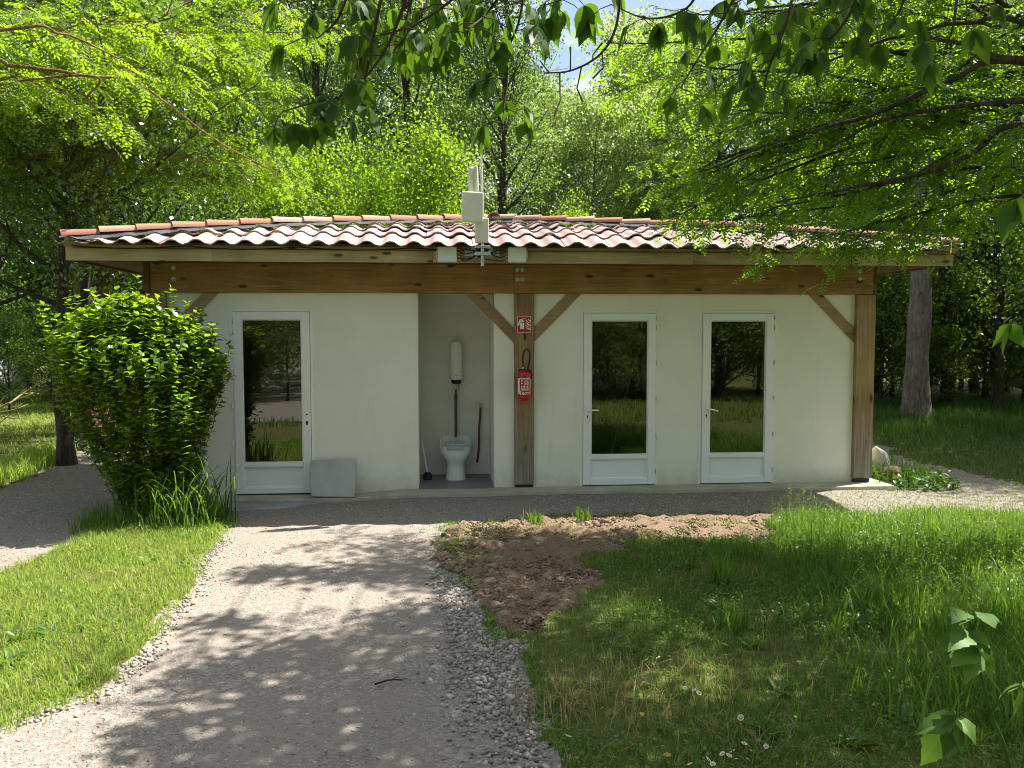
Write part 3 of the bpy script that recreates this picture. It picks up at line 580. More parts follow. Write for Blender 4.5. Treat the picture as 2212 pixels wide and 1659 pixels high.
MB().tube([(.975, -.15, 1.465), (.975, -.15, 1.495)], .009, 8).tube([(.962, -.165, 1.465), (.962, -.165, 1.475)], .005, 6).tube([(1.012, -.165, 1.465), (1.012, -.165, 1.475)], .005, 6).build('valve_fitting', M['steel'], ex)
hp = curve([(.975, -.15, 1.49), (.972, -.15, 1.60), (.985, -.155, 1.67), (1.015, -.155, 1.70), (1.050, -.155, 1.675), (1.058, -.155, 1.60), (1.045, -.15, 1.53), (1.035, -.145, 1.49)], 30)
MB().tube(hp, .0095, 8).build('hose', M['rubber'], ex, smooth=True)
MB().tube(curve([(1.05, -.14, 1.45), (1.075, -.14, 1.40), (1.066, -.13, 1.30), (1.064, -.13, 1.13)], 12), [.013]*4+[.010]*4+[.009]*4, 8).build('nozzle', M['rubber'], ex, smooth=True)
hn = [[(1.0+.0, y, 1.474), (1.0, y, 1.486)] for y in (-.15, -.12)]
lv = curve([(1.005, 0, 1.482), (1.03, 0, 1.503), (1.06, 0, 1.505), (1.09, 0, 1.492), (1.108, 0, 1.477)], 10); mb = MB()
mb.loft([[(p[0], -.152, p[2]), (p[0], -.118, p[2]), (p[0], -.118, p[2]-th), (p[0], -.152, p[2]-th)] for p, th in zip(lv, np.linspace(.018, .008, 10))]); mb.build('lever', M['blue'], ex, bevel=.002)
MB().box(.93, 1.05, -.055, -.046, 1.30, 1.46).build('wall_hook', M['black'], ex)
# slop sink
sk = empty('slop_sink', (.168, .66, 0), 'white ceramic pedestal slop sink on the niche floor', 'sink')
def ring(w_, d_, y0, z, n=28, p=3.2, cx=.168):
    return [(cx+w_/2*math.copysign(abs(math.cos(a))**(2/p), math.cos(a)), y0+d_/2*math.copysign(abs(math.sin(a))**(2/p), math.sin(a)), z) for a in [2*math.pi*i/n for i in range(n)]]
rg = [ring(.265, .34, .68, .004), ring(.262, .335, .68, .02), ring(.232, .31, .69, .12), ring(.222, .30, .70, .20), ring(.25, .34, .70, .25), ring(.34, .40, .72, .30), ring(.40, .43, .735, .35), ring(.415, .44, .74, .40), ring(.42, .445, .74, .425), ring(.40, .425, .74, .432), ring(.355, .375, .735, .425), ring(.32, .33, .735, .36), ring(.20, .20, .735, .30)]
MB().loft(rg).build('basin', M['porcelain'], sk, smooth=True)
bs = MB(); out = [(-.21, .40), (-.212, .46), (-.19, .525), (-.13, .535), (.13, .535), (.19, .525), (.212, .46), (.21, .40)]
bs.prism(out, lambda p: (.168+p[0], .93, p[1]), lambda p: (.168+p[0]*.99, .965, p[1]))
for sg_ in (-1, 1):
    bs.prism([(.72, .42), (.93, .42), (.93, .515), (.86, .50), (.78, .46)], lambda p: (.168+sg_*.205, p[0], p[1]), lambda p: (.168+sg_*.182, p[0], p[1]))
bs.build('splash_back', M['porcelain'], sk, bevel=.012, seg=3)
gr = MB(); 
for i in range(9): gr.tube([(.045+i*.031, .60, .452), (.045+i*.031, .82, .470)], .004, 6)
for y in (.60, .71, .82): gr.tube([(.035, y, .452+(y-.6)*.08), (.30, y, .452+(y-.6)*.08)], .006, 6)
gr.build('grate', M['steel'], sk); MB().box(.058, .278, .505, .53, .395, .452).build('rubber_pad', simple('pale_blue_pad', (.42, .47, .53), .5, .3), sk, bevel=.008)
# flush reservoir
tk = empty('flush_tank', (.185, .88, .50), 'slim white cylinder flush tank on the niche wall with grey downpipe', 'flush tank')
MB().lathe([(.010, 1.795), (.045, 1.79), (.072, 1.775), (.082, 1.745), (.083, 1.30), (.078, 1.285), (.03, 1.282)], .187, .885, 26).build('tank', M['porcelain'], tk, smooth=True)
MB().lathe([(.068, 1.284), (.068, 1.255), (.058, 1.235), (.03, 1.225)], .187, .885, 20).build('base_cap', M['black'], tk, smooth=True)
MB().tube([(.180, .885, 1.23), (.180, .885, 1.165)], [.010, .018], 10).tube([(.180, .885, 1.20), (.180, .885, 1.155)], .017, 10).build('valve', M['steel'], tk, smooth=True)
MB().tube([(.180, .885, 1.16), (.180, .885, 1.06), (.179, .885, 1.055), (.179, .885, .52)], [.014, .015, .020, .020], 12).tube([(.180, .885, 1.09), (.180, .885, 1.03)], .023, 12).build('downpipe', M['pipe'], tk, smooth=True)
MB().tube(curve([(.16, .885, 1.795), (.187, .885, 1.812), (.214, .885, 1.795)], 8), .005, 6).build('lifting_eye', M['steel'], tk)
MB().tube(curve([(.215, .885, 1.235), (.222, .885, 1.17), (.20, .885, 1.14)], 8), .004, 6).build('pull_cord', M['pipe'], tk)
flat([[(.170, 1.353), (.178, 1.353), (.187, 1.336), (.187, 1.327)], [(.204, 1.353), (.196, 1.353), (.188, 1.336), (.188, 1.327)]], 'logo', 'black', tk, .8005)
# tap with hose
tp_ = empty('hose_tap', (.505, .99, .94), 'brass wall tap with short maroon hose in the niche', 'tap')
MB().tube([(.505, .999, .945), (.505, .955, .945)], .013, 10).tube([(.505, .965, .95), (.505, .955, .90)], [.014, .011], 10).build('tap_body', M['brass'], tp_, smooth=True)
MB().tube(curve([(.505, .95, .965), (.48, .95, .970), (.42, .95, .968)], 8), .006, 6).build('lever', M['steel'], tp_, smooth=True)
MB().tube(curve([(.508, .955, .905), (.503, .95, .78), (.488, .945, .60), (.488, .945, .42), (.472, .945, .25), (.458, .945, .165)], 20), .0145, 9).build('hose', M['hose'], tp_, smooth=True)
# toilet brush
tb = empty('plunger', (-.20, .62, 0), 'black rubber plunger with white stick leaning in the niche corner', 'plunger')
MB().lathe([(.052, .006), (.058, .02), (.055, .07), (.035, .095), (.02, .10)], -.195, .62, 18).build('rubber_cup', M['rubber'], tb, smooth=True)
MB().tube([(-.197, .62, .095), (-.272, .66, .50)], .011, 8).build('stick', M['white'], tb, smooth=True)
# loose cement board leaning on the wall
cb = MB(); hw_, hh = .272, .475; pts = []
for cx, cy, a0 in ((hw_-.03, .02, -90), (hw_-.03, hh-.03, 0), (-hw_+.035, hh-.035, 90), (-hw_+.05, .05, 180)):
    rr = .03 if cy > .1 else .02
    for k in range(5): a_ = R(a0+k*22.5); pts.append((cx+rr*math.cos(a_), cy+rr*math.sin(a_)))
Mx = Matrix.Translation((-1.302, -.29, -.042)) @ Matrix.Rotation(R(-24), 4, 'X') @ Matrix.Rotation(R(-1.2), 4, 'Y')
cb.prism(pts, lambda p: tuple(Mx @ Vector((p[0], 0, p[1]))), lambda p: tuple(Mx @ Vector((p[0], .028, p[1]))))
tag(cb.build('cement_board', M['board'], None, bevel=.006), 'grey cement board with rounded corners leaning beside the left door', 'board')
# tools behind the glass of the middle door
br = empty('broom', (2.25, .95, 0), 'broom with pale wooden handle leaning inside the middle door', 'broom')
MB().tube([(2.16, .62, .06), (2.60, 1.05, 1.45)], .013, 8).build('stick', M['handle'], br, smooth=True); MB().box(2.02, 2.30, .58, .66, .005, .075).build('brush_head', M['dryleaf'], br, bevel=.01)
br = empty('rake', (2.52, .7, 0), 'brown handled tool leaning beside the broom inside the middle door', 'tool')
MB().tube([(2.42, .62, .05), (2.66, .95, 1.35)], .012, 8).build('stick', M['barkb'], br, smooth=True); MB().box(2.30, 2.54, .60, .64, .004, .05).build('head', M['steel'], br, bevel=.006)
bk = empty('bucket', (2.46, .45, 0), 'white plastic bucket inside the middle door', 'bucket')
MB().lathe([(.13, .004), (.165, .40), (.175, .41), (.160, .405), (.125, .03)], 2.46, .45, 24).build('pail', M['bucket'], bk, smooth=True); MB().tube(curve([(2.29, .45, .385), (2.46, .34, .32), (2.63, .45, .385)], 12), .005, 5).build('bail', M['steel'], bk)

# ------------------------------------------------------------------ vegetation generators
LEAF4 = np.array([[0, 0, 0], [.33, .42, .06], [0, 1, -.05], [-.33, .42, .06]], float); LF4 = np.array([[0, 1, 2, 3]])
LEAF6 = np.array([[0, 0, 0], [.26, .25, .05], [.30, .58, .05], [0, 1, -.10], [-.30, .58, .05], [-.26, .25, .05], [0, .3, -.02], [0, .62, -.03]], float)
LF6 = np.array([[0, 1, 6, 0], [1, 2, 7, 6], [2, 3, 7, 2], [0, 6, 5, 0], [6, 7, 4, 5], [7, 3, 4, 7]])
LF6 = np.array([[0, 1, 6], [1, 2, 7], [1, 7, 6], [2, 3, 7], [0, 6, 5], [6, 7, 4], [6, 4, 5], [7, 3, 4]])
def locust_leaf(pairs=5, ln=.20):
    V = []; F = []
    lt = np.array([[0, 0, 0], [.24, .3, .03], [.24, .72, .03], [0, 1, 0], [-.24, .72, .03], [-.24, .3, .03]])
    def leaflet(p, ang, s_, tilt):
        d = np.array([math.sin(ang), math.cos(ang), -tilt]); d /= np.linalg.norm(d); x = np.array([math.cos(ang), -math.sin(ang), 0]); z = np.cross(x, d); b = len(V)
        for q in lt: V.append(p+s_*(q[0]*x+q[1]*d+q[2]*z))
        F.append((b, b+1, b+2, b+3)); F.append((b, b+3, b+4, b+5))
    for k in range(pairs):
        y = ln*(.22+.66*k/(pairs-1)); z = -.22*ln*(y/ln)**2
        for sd in (-1, 1): leaflet(np.array([sd*.003, y, z]), sd*R(68), .042*(1-.12*abs(k-pairs/2)/pairs), .25)
    leaflet(np.array([0, ln*.93, -.2*ln]), 0, .042, .3)
    return np.array(V), np.array(F)
LOC_V, LOC_F = locust_leaf()
LOCF_V, LOCF_F = locust_leaf(4, .19)
def crown_mesh(name, P, out, size, mat, rng, tv=LEAF4, tf=LF4, upb=.55, droop=.25):
    n = len(P); N = unit(np.array([0, 0, upb])+rng.normal(0, .55, (n, 3))); D = unit(out*.5+rng.normal(0, .6, (n, 3))-np.array([0, 0, droop]))
    V, F, r_ = scatter(tv, tf, P, D, N, size*rng.uniform(.7, 1.25, n), rng); return np_mesh(name, V, F, mat, False, r_)
def gen_tree(name, seed, H, base, rad, mat, bark, trunk_r=.16, limbs=26, subs=7, lpc=34, leaf=.11, shape='round', lean=0, sig=.34, up=(.25, .9), keep=1.0, fork=False):
    rng = np.random.default_rng(seed); T = Tubes(); C = []; O = []
    zt = np.linspace(0, H*.93, 14); wob = np.cumsum(rng.normal(0, .05, (14, 2)), 0)*H/12; wob -= wob[0]
    trunk = np.column_stack([wob[:, 0]+lean*zt/H, wob[:, 1], zt]); tr = trunk_r*(1-zt/H*.92)**.9; tr[0] *= 1.35; T.add(trunk, tr, 9)
    for i in range(limbs):
        s_ = (i+rng.random())/limbs; z = base+(H*.95-base)*s_**.9; k = np.interp(z, zt, np.arange(14)); p0 = np.array([np.interp(k, np.arange(14), trunk[:, j]) for j in range(3)])
        if shape == 'poplar': env = rad*(math.sin(math.pi*min(1, (s_*.9+.1)))**.6)
        elif shape == 'spread': env = rad*(1-.55*s_)
        else: env = rad*math.sqrt(max(.05, 1-(1.6*(s_-.38))**2))
        az = i*2.4+rng.normal(0, .4); el = rng.uniform(*up)+.25*s_; ln = env*rng.uniform(.75, 1.12); d = np.array([math.cos(az)*math.cos(el), math.sin(az)*math.cos(el), math.sin(el)])
        tt = np.linspace(0, 1, 7)[:, None]; path = p0+d*ln*tt+np.array([0, 0, .18*ln])*tt**2+np.cumsum(rng.normal(0, .035*ln, (7, 3)), 0)*tt
        T.add(path, np.linspace(max(.012, trunk_r*.36*(1-s_*.6)), .008, 7), 5)
        for j in range(subs):
            t_ = rng.uniform(.35, 1); q = np.array([np.interp(t_, tt[:, 0], path[:, m]) for m in range(3)]); sd = unit(d*.5+rng.normal(0, .7, 3)+np.array([0, 0, .15])); sl_ = ln*rng.uniform(.18, .42)
            e = q+sd*sl_; sp_ = np.array([q, (q+e)/2+rng.normal(0, .05, 3), e]); T.add(sp_, [.014, .009, .004], 3)
            if rng.random() > keep: continue
            nl = int(lpc*rng.uniform(.6, 1.4)); w_ = rng.uniform(.35, 1.1, nl)[:, None]; cen = q+(e-q)*w_; C.append(cen+rng.normal(0, 1, (nl, 3))*np.array([sig, sig, sig*.55])); O.append(np.repeat(sd[None], nl, 0))
    P = np.vstack(C); O = np.vstack(O)
    return T.mesh(name+'_trunk', bark), crown_mesh(name+'_crown', P, O, leaf, mat, rng)
def plant_tree(name, proto, x, y, sc, rot, label, cat, group=None, z=GZ):
    o = empty(name, (x, y, z-.02), label, cat, group); o.rotation_euler = (0, 0, rot); o.scale = (sc, sc, sc)
    link('trunk', proto[0], o); link('crown', proto[1], o); return o
P_POP = gen_tree('poplar', 1, 18, 3, 2.9, M['lf_poplar'], M['barkd'], .20, 40, 6, 92, .125, 'poplar', .6, .30, (.6, 1.1), .9)
P_ASH = gen_tree('ash', 2, 14, 2.5, 4.0, M['lf_poplar'], M['barkd'], .20, 34, 7, 92, .125, 'round', -.4, .31, (.2, .9), .9)
P_PALE = gen_tree('pale', 3, 12, 1.5, 3.2, M['lf_pale'], M['bark'], .13, 38, 7, 92, .11, 'round', .3, .28, (.4, 1.0), .95)
P_FOR = gen_tree('forest', 4, 13, .8, 3.6, M['lf_forest'], M['barkd'], .15, 44, 7, 70, .13, 'round', .2, .33, (.1, .8), .93)
P_SHR = gen_tree('shrub', 5, 3.6, .15, 1.9, M['lf_forest'], M['barkd'], .05, 30, 7, 46, .085, 'spread', 0, .22, (.1, .9), 1)
P_LOC = gen_tree('young_locust', 6, 5.8, 1.0, 2.0, M['lf_locust'], M['barkb'], .07, 26, 7, 84, .075, 'spread', .2, .27, (.3, 1.25), .9)
P_LOC2 = gen_tree('young_locust', 16, 5.0, .8, 2.2, M['lf_locust_r'], M['barkb'], .07, 24, 7, 84, .075, 'round', -.3, .27, (.2, 1.2), .85)
P_DRK = gen_tree('dark', 8, 7.2, 2.3, 2.9, M['lf_dark'], M['barkd'], .12, 40, 8, 50, .095, 'round', .3, .27, (.0, .7), .97)
def ux(u, Y): return float(at_y(u, 730, Y)[0])
rg_ = random.Random(3)
# tall poplars and ashes behind the roof
for u, Y, sc, pr_, lab in ((690, 15, .98, P_POP, 'tall dark poplar behind the left half of the roof'), (790, 21, 1.05, P_ASH, 'broad ash with forked dark limbs left of the antenna'), (900, 17, 1.0, P_POP, 'leaning poplar with bare lower trunk behind the aerial'), (985, 24, 1.02, P_POP, 'distant poplar rising just left of the sky gap'), (1085, 20, .86, P_ASH, 'mid green ash under the sky gap behind the apex'), (1075, 16, .80, P_POP, 'slender poplar beside the sky gap right of the aerial')):
    plant_tree('woodland_tree', pr_, ux(u, Y), Y, sc, rg_.uniform(0, 6.3), lab, 'tree', 'tall trees behind the roof')
for u, Y, sc in ((1190, 23, .93), (1275, 20, .84), (1345, 25, 1.0), (1420, 21, .88), (1500, 26, 1.05), (1150, 30, 1.12), (1250, 31, 1.06), (1390, 32, 1.2), (1365, 27, 1.28), (1450, 30, 1.35)):
    plant_tree('willow_tree', P_PALE, ux(u, Y), Y, sc, rg_.uniform(0, 6.3), 'pale grey green tree in the hazy stand right of the antenna', 'tree', 'pale trees right of the antenna')
for u, Y, sc in ((-150, 22, 1.1), (60, 26, 1.25), (200, 20, 1.15), (350, 24, 1.2), (480, 19, 1.1), (580, 26, 1.25), (-330, 16, 1.1), (120, 34, 1.3), (420, 34, 1.35), (640, 33, 1.35), (800, 34, 1.35), (960, 36, 1.3)):
    plant_tree('woodland_tree', P_FOR if rg_.random() < .6 else P_ASH, ux(u, Y), Y, sc, rg_.uniform(0, 6.3), 'leafy green tree in the wood beyond the left lawn', 'tree', 'wood beyond the left lawn')
for u, Y, sc in ((1560, 19, .95), (1640, 24, 1.1), (1740, 18, 1.0), (1830, 23, 1.15), (1900, 17, .95), (2010, 21, 1.1), (2110, 16, .95), (2200, 20, 1.1), (2300, 15, 1.0), (2400, 21, 1.1), (1690, 32, 1.3), (1880, 33, 1.3), (2080, 31, 1.3), (2280, 31, 1.3), (1980, 14, .7)):
    plant_tree('forest_tree', P_FOR, ux(u, Y), Y, sc, rg_.uniform(0, 6.3), 'dense dark tree in the wood right of the building', 'tree', 'wood right of the building')
# bright young locusts just behind the roof
for u, Y, sc, lab in ((705, 8.0, .98, 'bright young locust tree behind the roof, leftmost of its row'), (800, 9.5, 1.02, 'yellow green young locust behind the middle of the left roof slope'), (925, 8.2, .98, 'flowering young locust tree just left of the antenna'), (1015, 10, .86, 'low young locust tree behind the antenna'), (600, 10.5, 1.05, 'young locust tree between the roof and the dark tree'), (1230, 12, .80, 'small pale green locust right of the apex'), (1330, 11, .74, 'small leafy locust below the pale trees')):
    plant_tree('young_locust_tree', P_LOC2 if u in (800, 600, 1330) else P_LOC, ux(u, Y), Y, sc*(.9 if u in (705, 1015) else 1.04), rg_.uniform(0, 6.3), lab, 'tree', 'young locusts behind the roof')
# understorey
for u, Y, sc in ((1905, 10.5, 1.0), (1990, 12.5, 1.25), (2060, 10.5, .95), (2130, 12, 1.2), (2215, 11, 1.1), (1930, 14.5, 1.5), (2080, 15, 1.6), (2180, 15, 1.6), (2290, 12, 1.3), (1850, 12, 1.3), (2015, 9.5, .55), (2280, 9, .9), (1780, 14, 1.5), (2370, 10, 1.4)):
    plant_tree('understorey_shrub', P_SHR, ux(u, Y), Y, sc, rg_.uniform(0, 6.3), 'leafy shrub in the undergrowth right of the building', 'shrub', 'undergrowth right of the building')
for u, Y, sc in ((20, 17, 1.2), (110, 19, 1.3), (190, 18, 1.35), (260, 17, 1.2), (330, 16, 1.2), (-60, 15, 1.2), (400, 18, 1.4), (-150, 12, 1.2), (60, 22, 1.8), (230, 23, 1.8), (130, 15.5, .8)):
    plant_tree('understorey_shrub', P_SHR, ux(u, Y), Y, sc, rg_.uniform(0, 6.3), 'leafy shrub at the far edge of the left lawn', 'shrub', 'undergrowth beyond the left lawn')
plant_tree('dark_shrub', P_SHR, ux(15, 11.5), 11.5, .62, 1.0, 'low dark rounded shrub at the left picture edge', 'shrub')
# dark glossy tree left of the building
plant_tree('cherry_tree', P_DRK, -5.67, 2.9, .98, .6, 'dark glossy leaved tree with black trunk left of the building', 'tree')
plant_tree('cherry_tree', P_DRK, ux(330, 7.2), 7.2, .92, 2.6, 'dark glossy leaved tree half hidden behind the roof corner', 'tree')
plant_tree('cherry_tree', P_DRK, ux(-40, 6.5), 6.5, 1.0, 4.1, 'dark glossy leaved tree at the left picture edge', 'tree')
def bare_trunk(name, x, y, r_, h, mat, lab, seed, lean=(0, 0), crown=True, csc=1.0, fork=None):
    rng = np.random.default_rng(seed); T = Tubes(); z = np.linspace(-.1, h, 26); wob = np.cumsum(rng.normal(0, .018, (26, 2)), 0)
    P = np.column_stack([wob[:, 0]+lean[0]*z/h, wob[:, 1]+lean[1]*z/h, z]); rad = r_*(1.0-.5*z/h)*(1+.5*np.exp(-np.clip(z, 0, 9)*2.5))*(1+rng.normal(0, .035, 26)); V, F = tube_arrays(P, rad, 18)
    a = np.arctan2(V[:, 1]-np.repeat(P[:, 1], 18), V[:, 0]-np.repeat(P[:, 0], 18)); V[:, :2] += (V[:, :2]-np.repeat(P[:, :2], 18, 0))*(.07*np.sin(a*5+V[:, 2]*.7+seed)+.05*np.sin(a*9-V[:, 2]*1.3))[:, None]
    T.V.append(V); T.F.append(F); T.n += len(V)
    for k in range(7):
        zz = h*(.55+.06*k); az = k*2.3; b = np.array([np.interp(zz, z, P[:, 0]), np.interp(zz, z, P[:, 1]), zz]); T.add(b+np.linspace(0, 1, 6)[:, None]*np.array([math.cos(az)*2.0, math.sin(az)*2.0, 1.8]), np.linspace(r_*.32, .02, 6), 6)
    o = empty(name, (x, y, GZ-.02), lab, 'tree'); link('trunk', T.mesh('trunk', mat), o)
    if crown:
        c_ = link('crown', P_FOR[1], o, (lean[0], lean[1], h*(.52 if csc > .6 else .74)-.6)); c_.scale = (csc, csc, csc*.75); c_.rotation_euler = (0, 0, seed)
    return o
bare_trunk('big_tree', 10.49, 7.5, .245, 13, M['bark'], 'big grey trunked tree right of the building with peeling bark', 11, (-.2, 0), True, 1.0)
bare_trunk('slim_tree', 12.7, 9.8, .15, 12, M['barkd'], 'slim dark trunked tree right of the big grey trunk', 12, (-.4, 0), True, .8)
bare_trunk('slim_tree', 15.4, 12.2, .11, 12, M['bark'], 'slim pale grey trunked tree near the right picture edge', 13, (.5, 0), True, .8)
for i, (u, Y, r_, mt, lab) in enumerate(((190, 6.0, .12, 'barkb', 'brown barked trunk beside the black trunk left of the building'), (217, 7.0, .19, 'barkb', 'broad lit brown trunk under the left eaves'), (168, 4.6, .10, 'barkd', 'thin black trunk touching the dark tree left of the building'), (272, 8.5, .13, 'barkd', 'dark slanting trunk under the roof corner'), (262, 11, .08, 'barkb', 'thin orange brown trunk far under the roof corner'))):
    bare_trunk('woodland_tree', ux(u, Y), Y, r_, 9.5, M[mt], lab, 20+i, (.3*(i % 3-1), .2), True, .42)

# ------------------------------------------------------------------ near trees built branch by branch
def branch_tree(name, label, base, trunk, branches, leafmat, bark, rng, lat_step=.20, lat_len=(.45, 1.0), leaf_step=.055, tv=LOC_V, tf=LOC_F, lsc=(.8, 1.2), side=1.0, twig_n=2, start=.3, blossom=0, boughs=()):
    o = empty(name, base, label, 'tree'); off = np.array(base); T = Tubes(); P = []; D = []; N = []; BP = []
    T.add(curve(trunk, 18), np.linspace(.13, .07, 18), 10)
    for path, r0 in boughs: c_ = curve(path, 30); c_ += np.cumsum(rng.normal(0, .006, (30, 3)), 0); T.add(c_, np.linspace(r0, .008, 30), 7)
    for path in branches:
        c_ = curve(path, 26); ln = np.linalg.norm(np.diff(c_, axis=0), axis=1).sum(); c_ += np.cumsum(rng.normal(0, .008, (26, 3)), 0); T.add(c_, np.linspace(.006*ln**.9+.008, .006, 26), 6)
        tg = unit(np.gradient(c_, axis=0)); nl = int(ln*(1-start)/lat_step)
        for k in range(nl):
            t_ = start+(1-start)*(k+rng.random())/nl; f = t_*25; i = min(int(f), 24); p = c_[i]+(c_[i+1]-c_[i])*(f-i); d = tg[i]
            sd = np.cross(d, [0, 0, 1]); sd = unit(sd)*(1 if k % 2 else -1)*side; dd = unit(d*rng.uniform(.5, 1.1)+sd*rng.uniform(.4, 1.1)+np.array([0, 0, rng.normal(-.05, .28)])); L_ = rng.uniform(*lat_len)*(1.15-.45*t_)
            s_ = np.linspace(0, 1, 6)[:, None]; q = p+dd*L_*s_+np.array([0, 0, -.22*L_])*s_**2+rng.normal(0, .012, (6, 3)); T.add(q, np.linspace(.007, .0025, 6), 4)
            subs = [q]
            for m in range(twig_n):
                b = q[rng.integers(1, 5)]; d2 = unit(dd+rng.normal(0, .6, 3)-np.array([0, 0, .15])); l2 = L_*rng.uniform(.3, .6); q2 = b+d2*l2*s_+np.array([0, 0, -.2*l2])*s_**2; T.add(q2, np.linspace(.004, .002, 6), 3); subs.append(q2)
            for q in subs:
                l_ = np.linalg.norm(q[-1]-q[0]); n = max(2, int(l_/leaf_step)); tt = np.linspace(.12, 1, n)
                pos = np.column_stack([np.interp(tt, s_[:, 0], q[:, m]) for m in range(3)]); dq = unit(q[-1]-q[0]); sg_ = np.cross(dq, [0, 0, 1]); sg_ = unit(sg_)*np.where(np.arange(n) % 2, 1, -1)[:, None]
                P.append(pos); D.append(unit(dq*.55+sg_*.9+rng.normal(0, .3, (n, 3))+np.array([0, 0, -.25]))); N.append(unit(np.array([0, 0, 1.])+rng.normal(0, .35, (n, 3))))
                if blossom and rng.random() < blossom: BP.append(pos[n//2])
    link('branches', T.mesh('branches', bark, off), o)
    V, F, r_ = scatter(tv, tf, np.vstack(P)-off, np.vstack(D), np.vstack(N), rng.uniform(*lsc, sum(map(len, P))), rng)
    link('crown', np_mesh('crown', V, F, leafmat, False, r_), o)
    if BP:
        pts = np.vstack([b+np.array([0, 0, -.02])+rng.normal(0, 1, (26, 3))*np.array([.022, .022, .055])-np.array([0, 0, .05]) for b in BP]); V, F, r_ = scatter(LEAF4, LF4, pts-off, rng.normal(0, 1, (len(pts), 3)), rng.normal(0, 1, (len(pts), 3)), .022, rng)
        link('blossom', np_mesh('blossom', V, F, M['blossom'], False, r_), o)
    print(name, 'leaves', sum(map(len, P))); return o
rng = np.random.default_rng(21)
def ends(base_pts, ends_, mids=.5, lift=.25):
    out = []
    for k, e in enumerate(ends_):
        b = np.array(base_pts[k % len(base_pts)]); e = np.array(e); m = b+(e-b)*mids+np.array([0, 0, lift+rng.normal(0, .12)])+rng.normal(0, .12, 3); out.append([b, m, e])
    return out
# left locust, its trunk outside the picture
bl = [(-8.0, .6, z) for z in (3.2, 3.9, 4.5, 5.1)]
el = [ray(*e) for e in ((612, 374, 14.2), (295, 139, 9.6), (680, 70, 14), (655, 225, 14.5), (430, 60, 11), (485, 200, 12), (205, 225, 9.2), (130, 30, 8.6), (570, -70, 13), (310, -90, 10.5), (560, 300, 14.5), (540, 130, 13), (610, 20, 14.5), (230, 40, 9.5), (40, 160, 8.6), (380, 150, 10.8), (640, 400, 15), (450, 270, 12.5), (340, 40, 10.5), (600, 170, 14), (500, 30, 12.5))]
branch_tree('locust_tree', 'bright yellow green locust tree arching in from the left picture edge', (-8.0, .6, GZ), [(-8.0, .6, GZ-.05), (-7.95, .6, 2), (-8.0, .6, 5.4)], ends(bl, el, .5, .3), M['lf_locust'], M['barkb'], rng, .21, (.5, 1.05), .068, lsc=(.9, 1.5), blossom=.03, twig_n=2, start=.28, boughs=[([(-8, .6, 4.4)]+[ray(*q) for q in ((-60, 138, 8.6), (34, 142, 8.3), (180, 158, 8.6), (305, 176, 9.4), (474, 298, 11), (609, 372, 12.5))], .026), ([(-8, .6, 4.8)]+[ray(*q) for q in ((0, 64, 8.0), (152, 73, 8.3), (295, 139, 9))], .02), ([(-8, .6, 4.4)]+[ray(*q) for q in ((150, 165, 8.5), (190, 215, 9), (215, 260, 9.4))], .014)])
# right locust, its trunk outside the picture; boughs hang over the right half of the roof and shade the lawn
b2 = [(6.9, -3.0, z) for z in (2.9, 3.3, 3.8, 4.4)]
e2 = [ray(*e) for e in ((1664, 446, 8.0), (1513, 385, 8.4), (1430, 320, 8.7), (1360, 190, 8.9), (1500, 130, 8.2), (1755, 505, 7.7), (1840, 490, 7.5), (1450, 470, 8.7), (1590, 470, 8.2), (1310, 80, 9.0), (1640, 20, 8.0), (1890, 320, 7.4), (2010, 160, 7.0), (1790, 110, 7.6), (1500, 440, 8.5), (1950, -40, 7), (2150, 255, 6.6), (1600, 250, 8.1), (1740, 390, 7.7), (1450, 60, 8.6), (1700, 230, 7.8), (1560, 340, 8.3), (1400, 420, 8.8), (1850, 200, 7.5))]
e3 = [(3.0, -2.2, 5.6), (2.0, -3.2, 5.8), (1.3, -4.1, 5.6), (3.6, -4.0, 6.0), (4.9, -2.8, 5.2), (.9, -5.0, 5.6), (2.6, -5.4, 5.8), (4.4, -5.0, 5.6), (1.8, -6.2, 5.4), (3.4, -6.6, 5.6), (5.6, -5.2, 5.0), (2.9, -3.0, 6.4)]  # branch ends above the view, added to shade path and lawn
branch_tree('locust_tree', 'green locust tree whose boughs hang over the right half of the roof', (6.9, -3.0, GZ), [(6.9, -3.0, GZ-.05), (6.85, -3.0, 2), (6.9, -3.0, 4.8)], ends(b2, e2, .5, .35)+ends(b2, e3[:5], .5, .5), M['lf_locust_r'], M['barkd'], rng, .21, (.45, .95), .066, blossom=.01, twig_n=2, start=.36, boughs=[([(6.9, -3, 3.4)]+[ray(*q) for q in ((2230, 268, 6.6), (2095, 330, 6.7), (1982, 375, 6.9), (1795, 416, 7.2), (1664, 446, 7.5))], .036), ([(6.9, -3, 3.9)]+[ray(*q) for q in ((2200, 130, 6.5), (2060, 168, 6.7), (1870, 255, 7.0), (1720, 296, 7.3), (1592, 345, 7.6), (1513, 375, 7.9))], .03), ([(6.9, -3, 4.2)]+[ray(*q) for q in ((2230, 135, 6.4), (2076, 105, 6.6), (1870, 45, 7))], .034), ([(6.9, -3, 3.6)]+[ray(*q) for q in ((2230, 228, 6.5), (2090, 232, 6.6), (1900, 262, 6.9), (1760, 330, 7.2), (1640, 372, 7.5))], .028), ([(6.9, -3, 4.0)]+[ray(*q) for q in ((2230, 50, 6.4), (2080, 40, 6.6), (1900, 85, 6.9), (1750, 150, 7.2))], .026)])

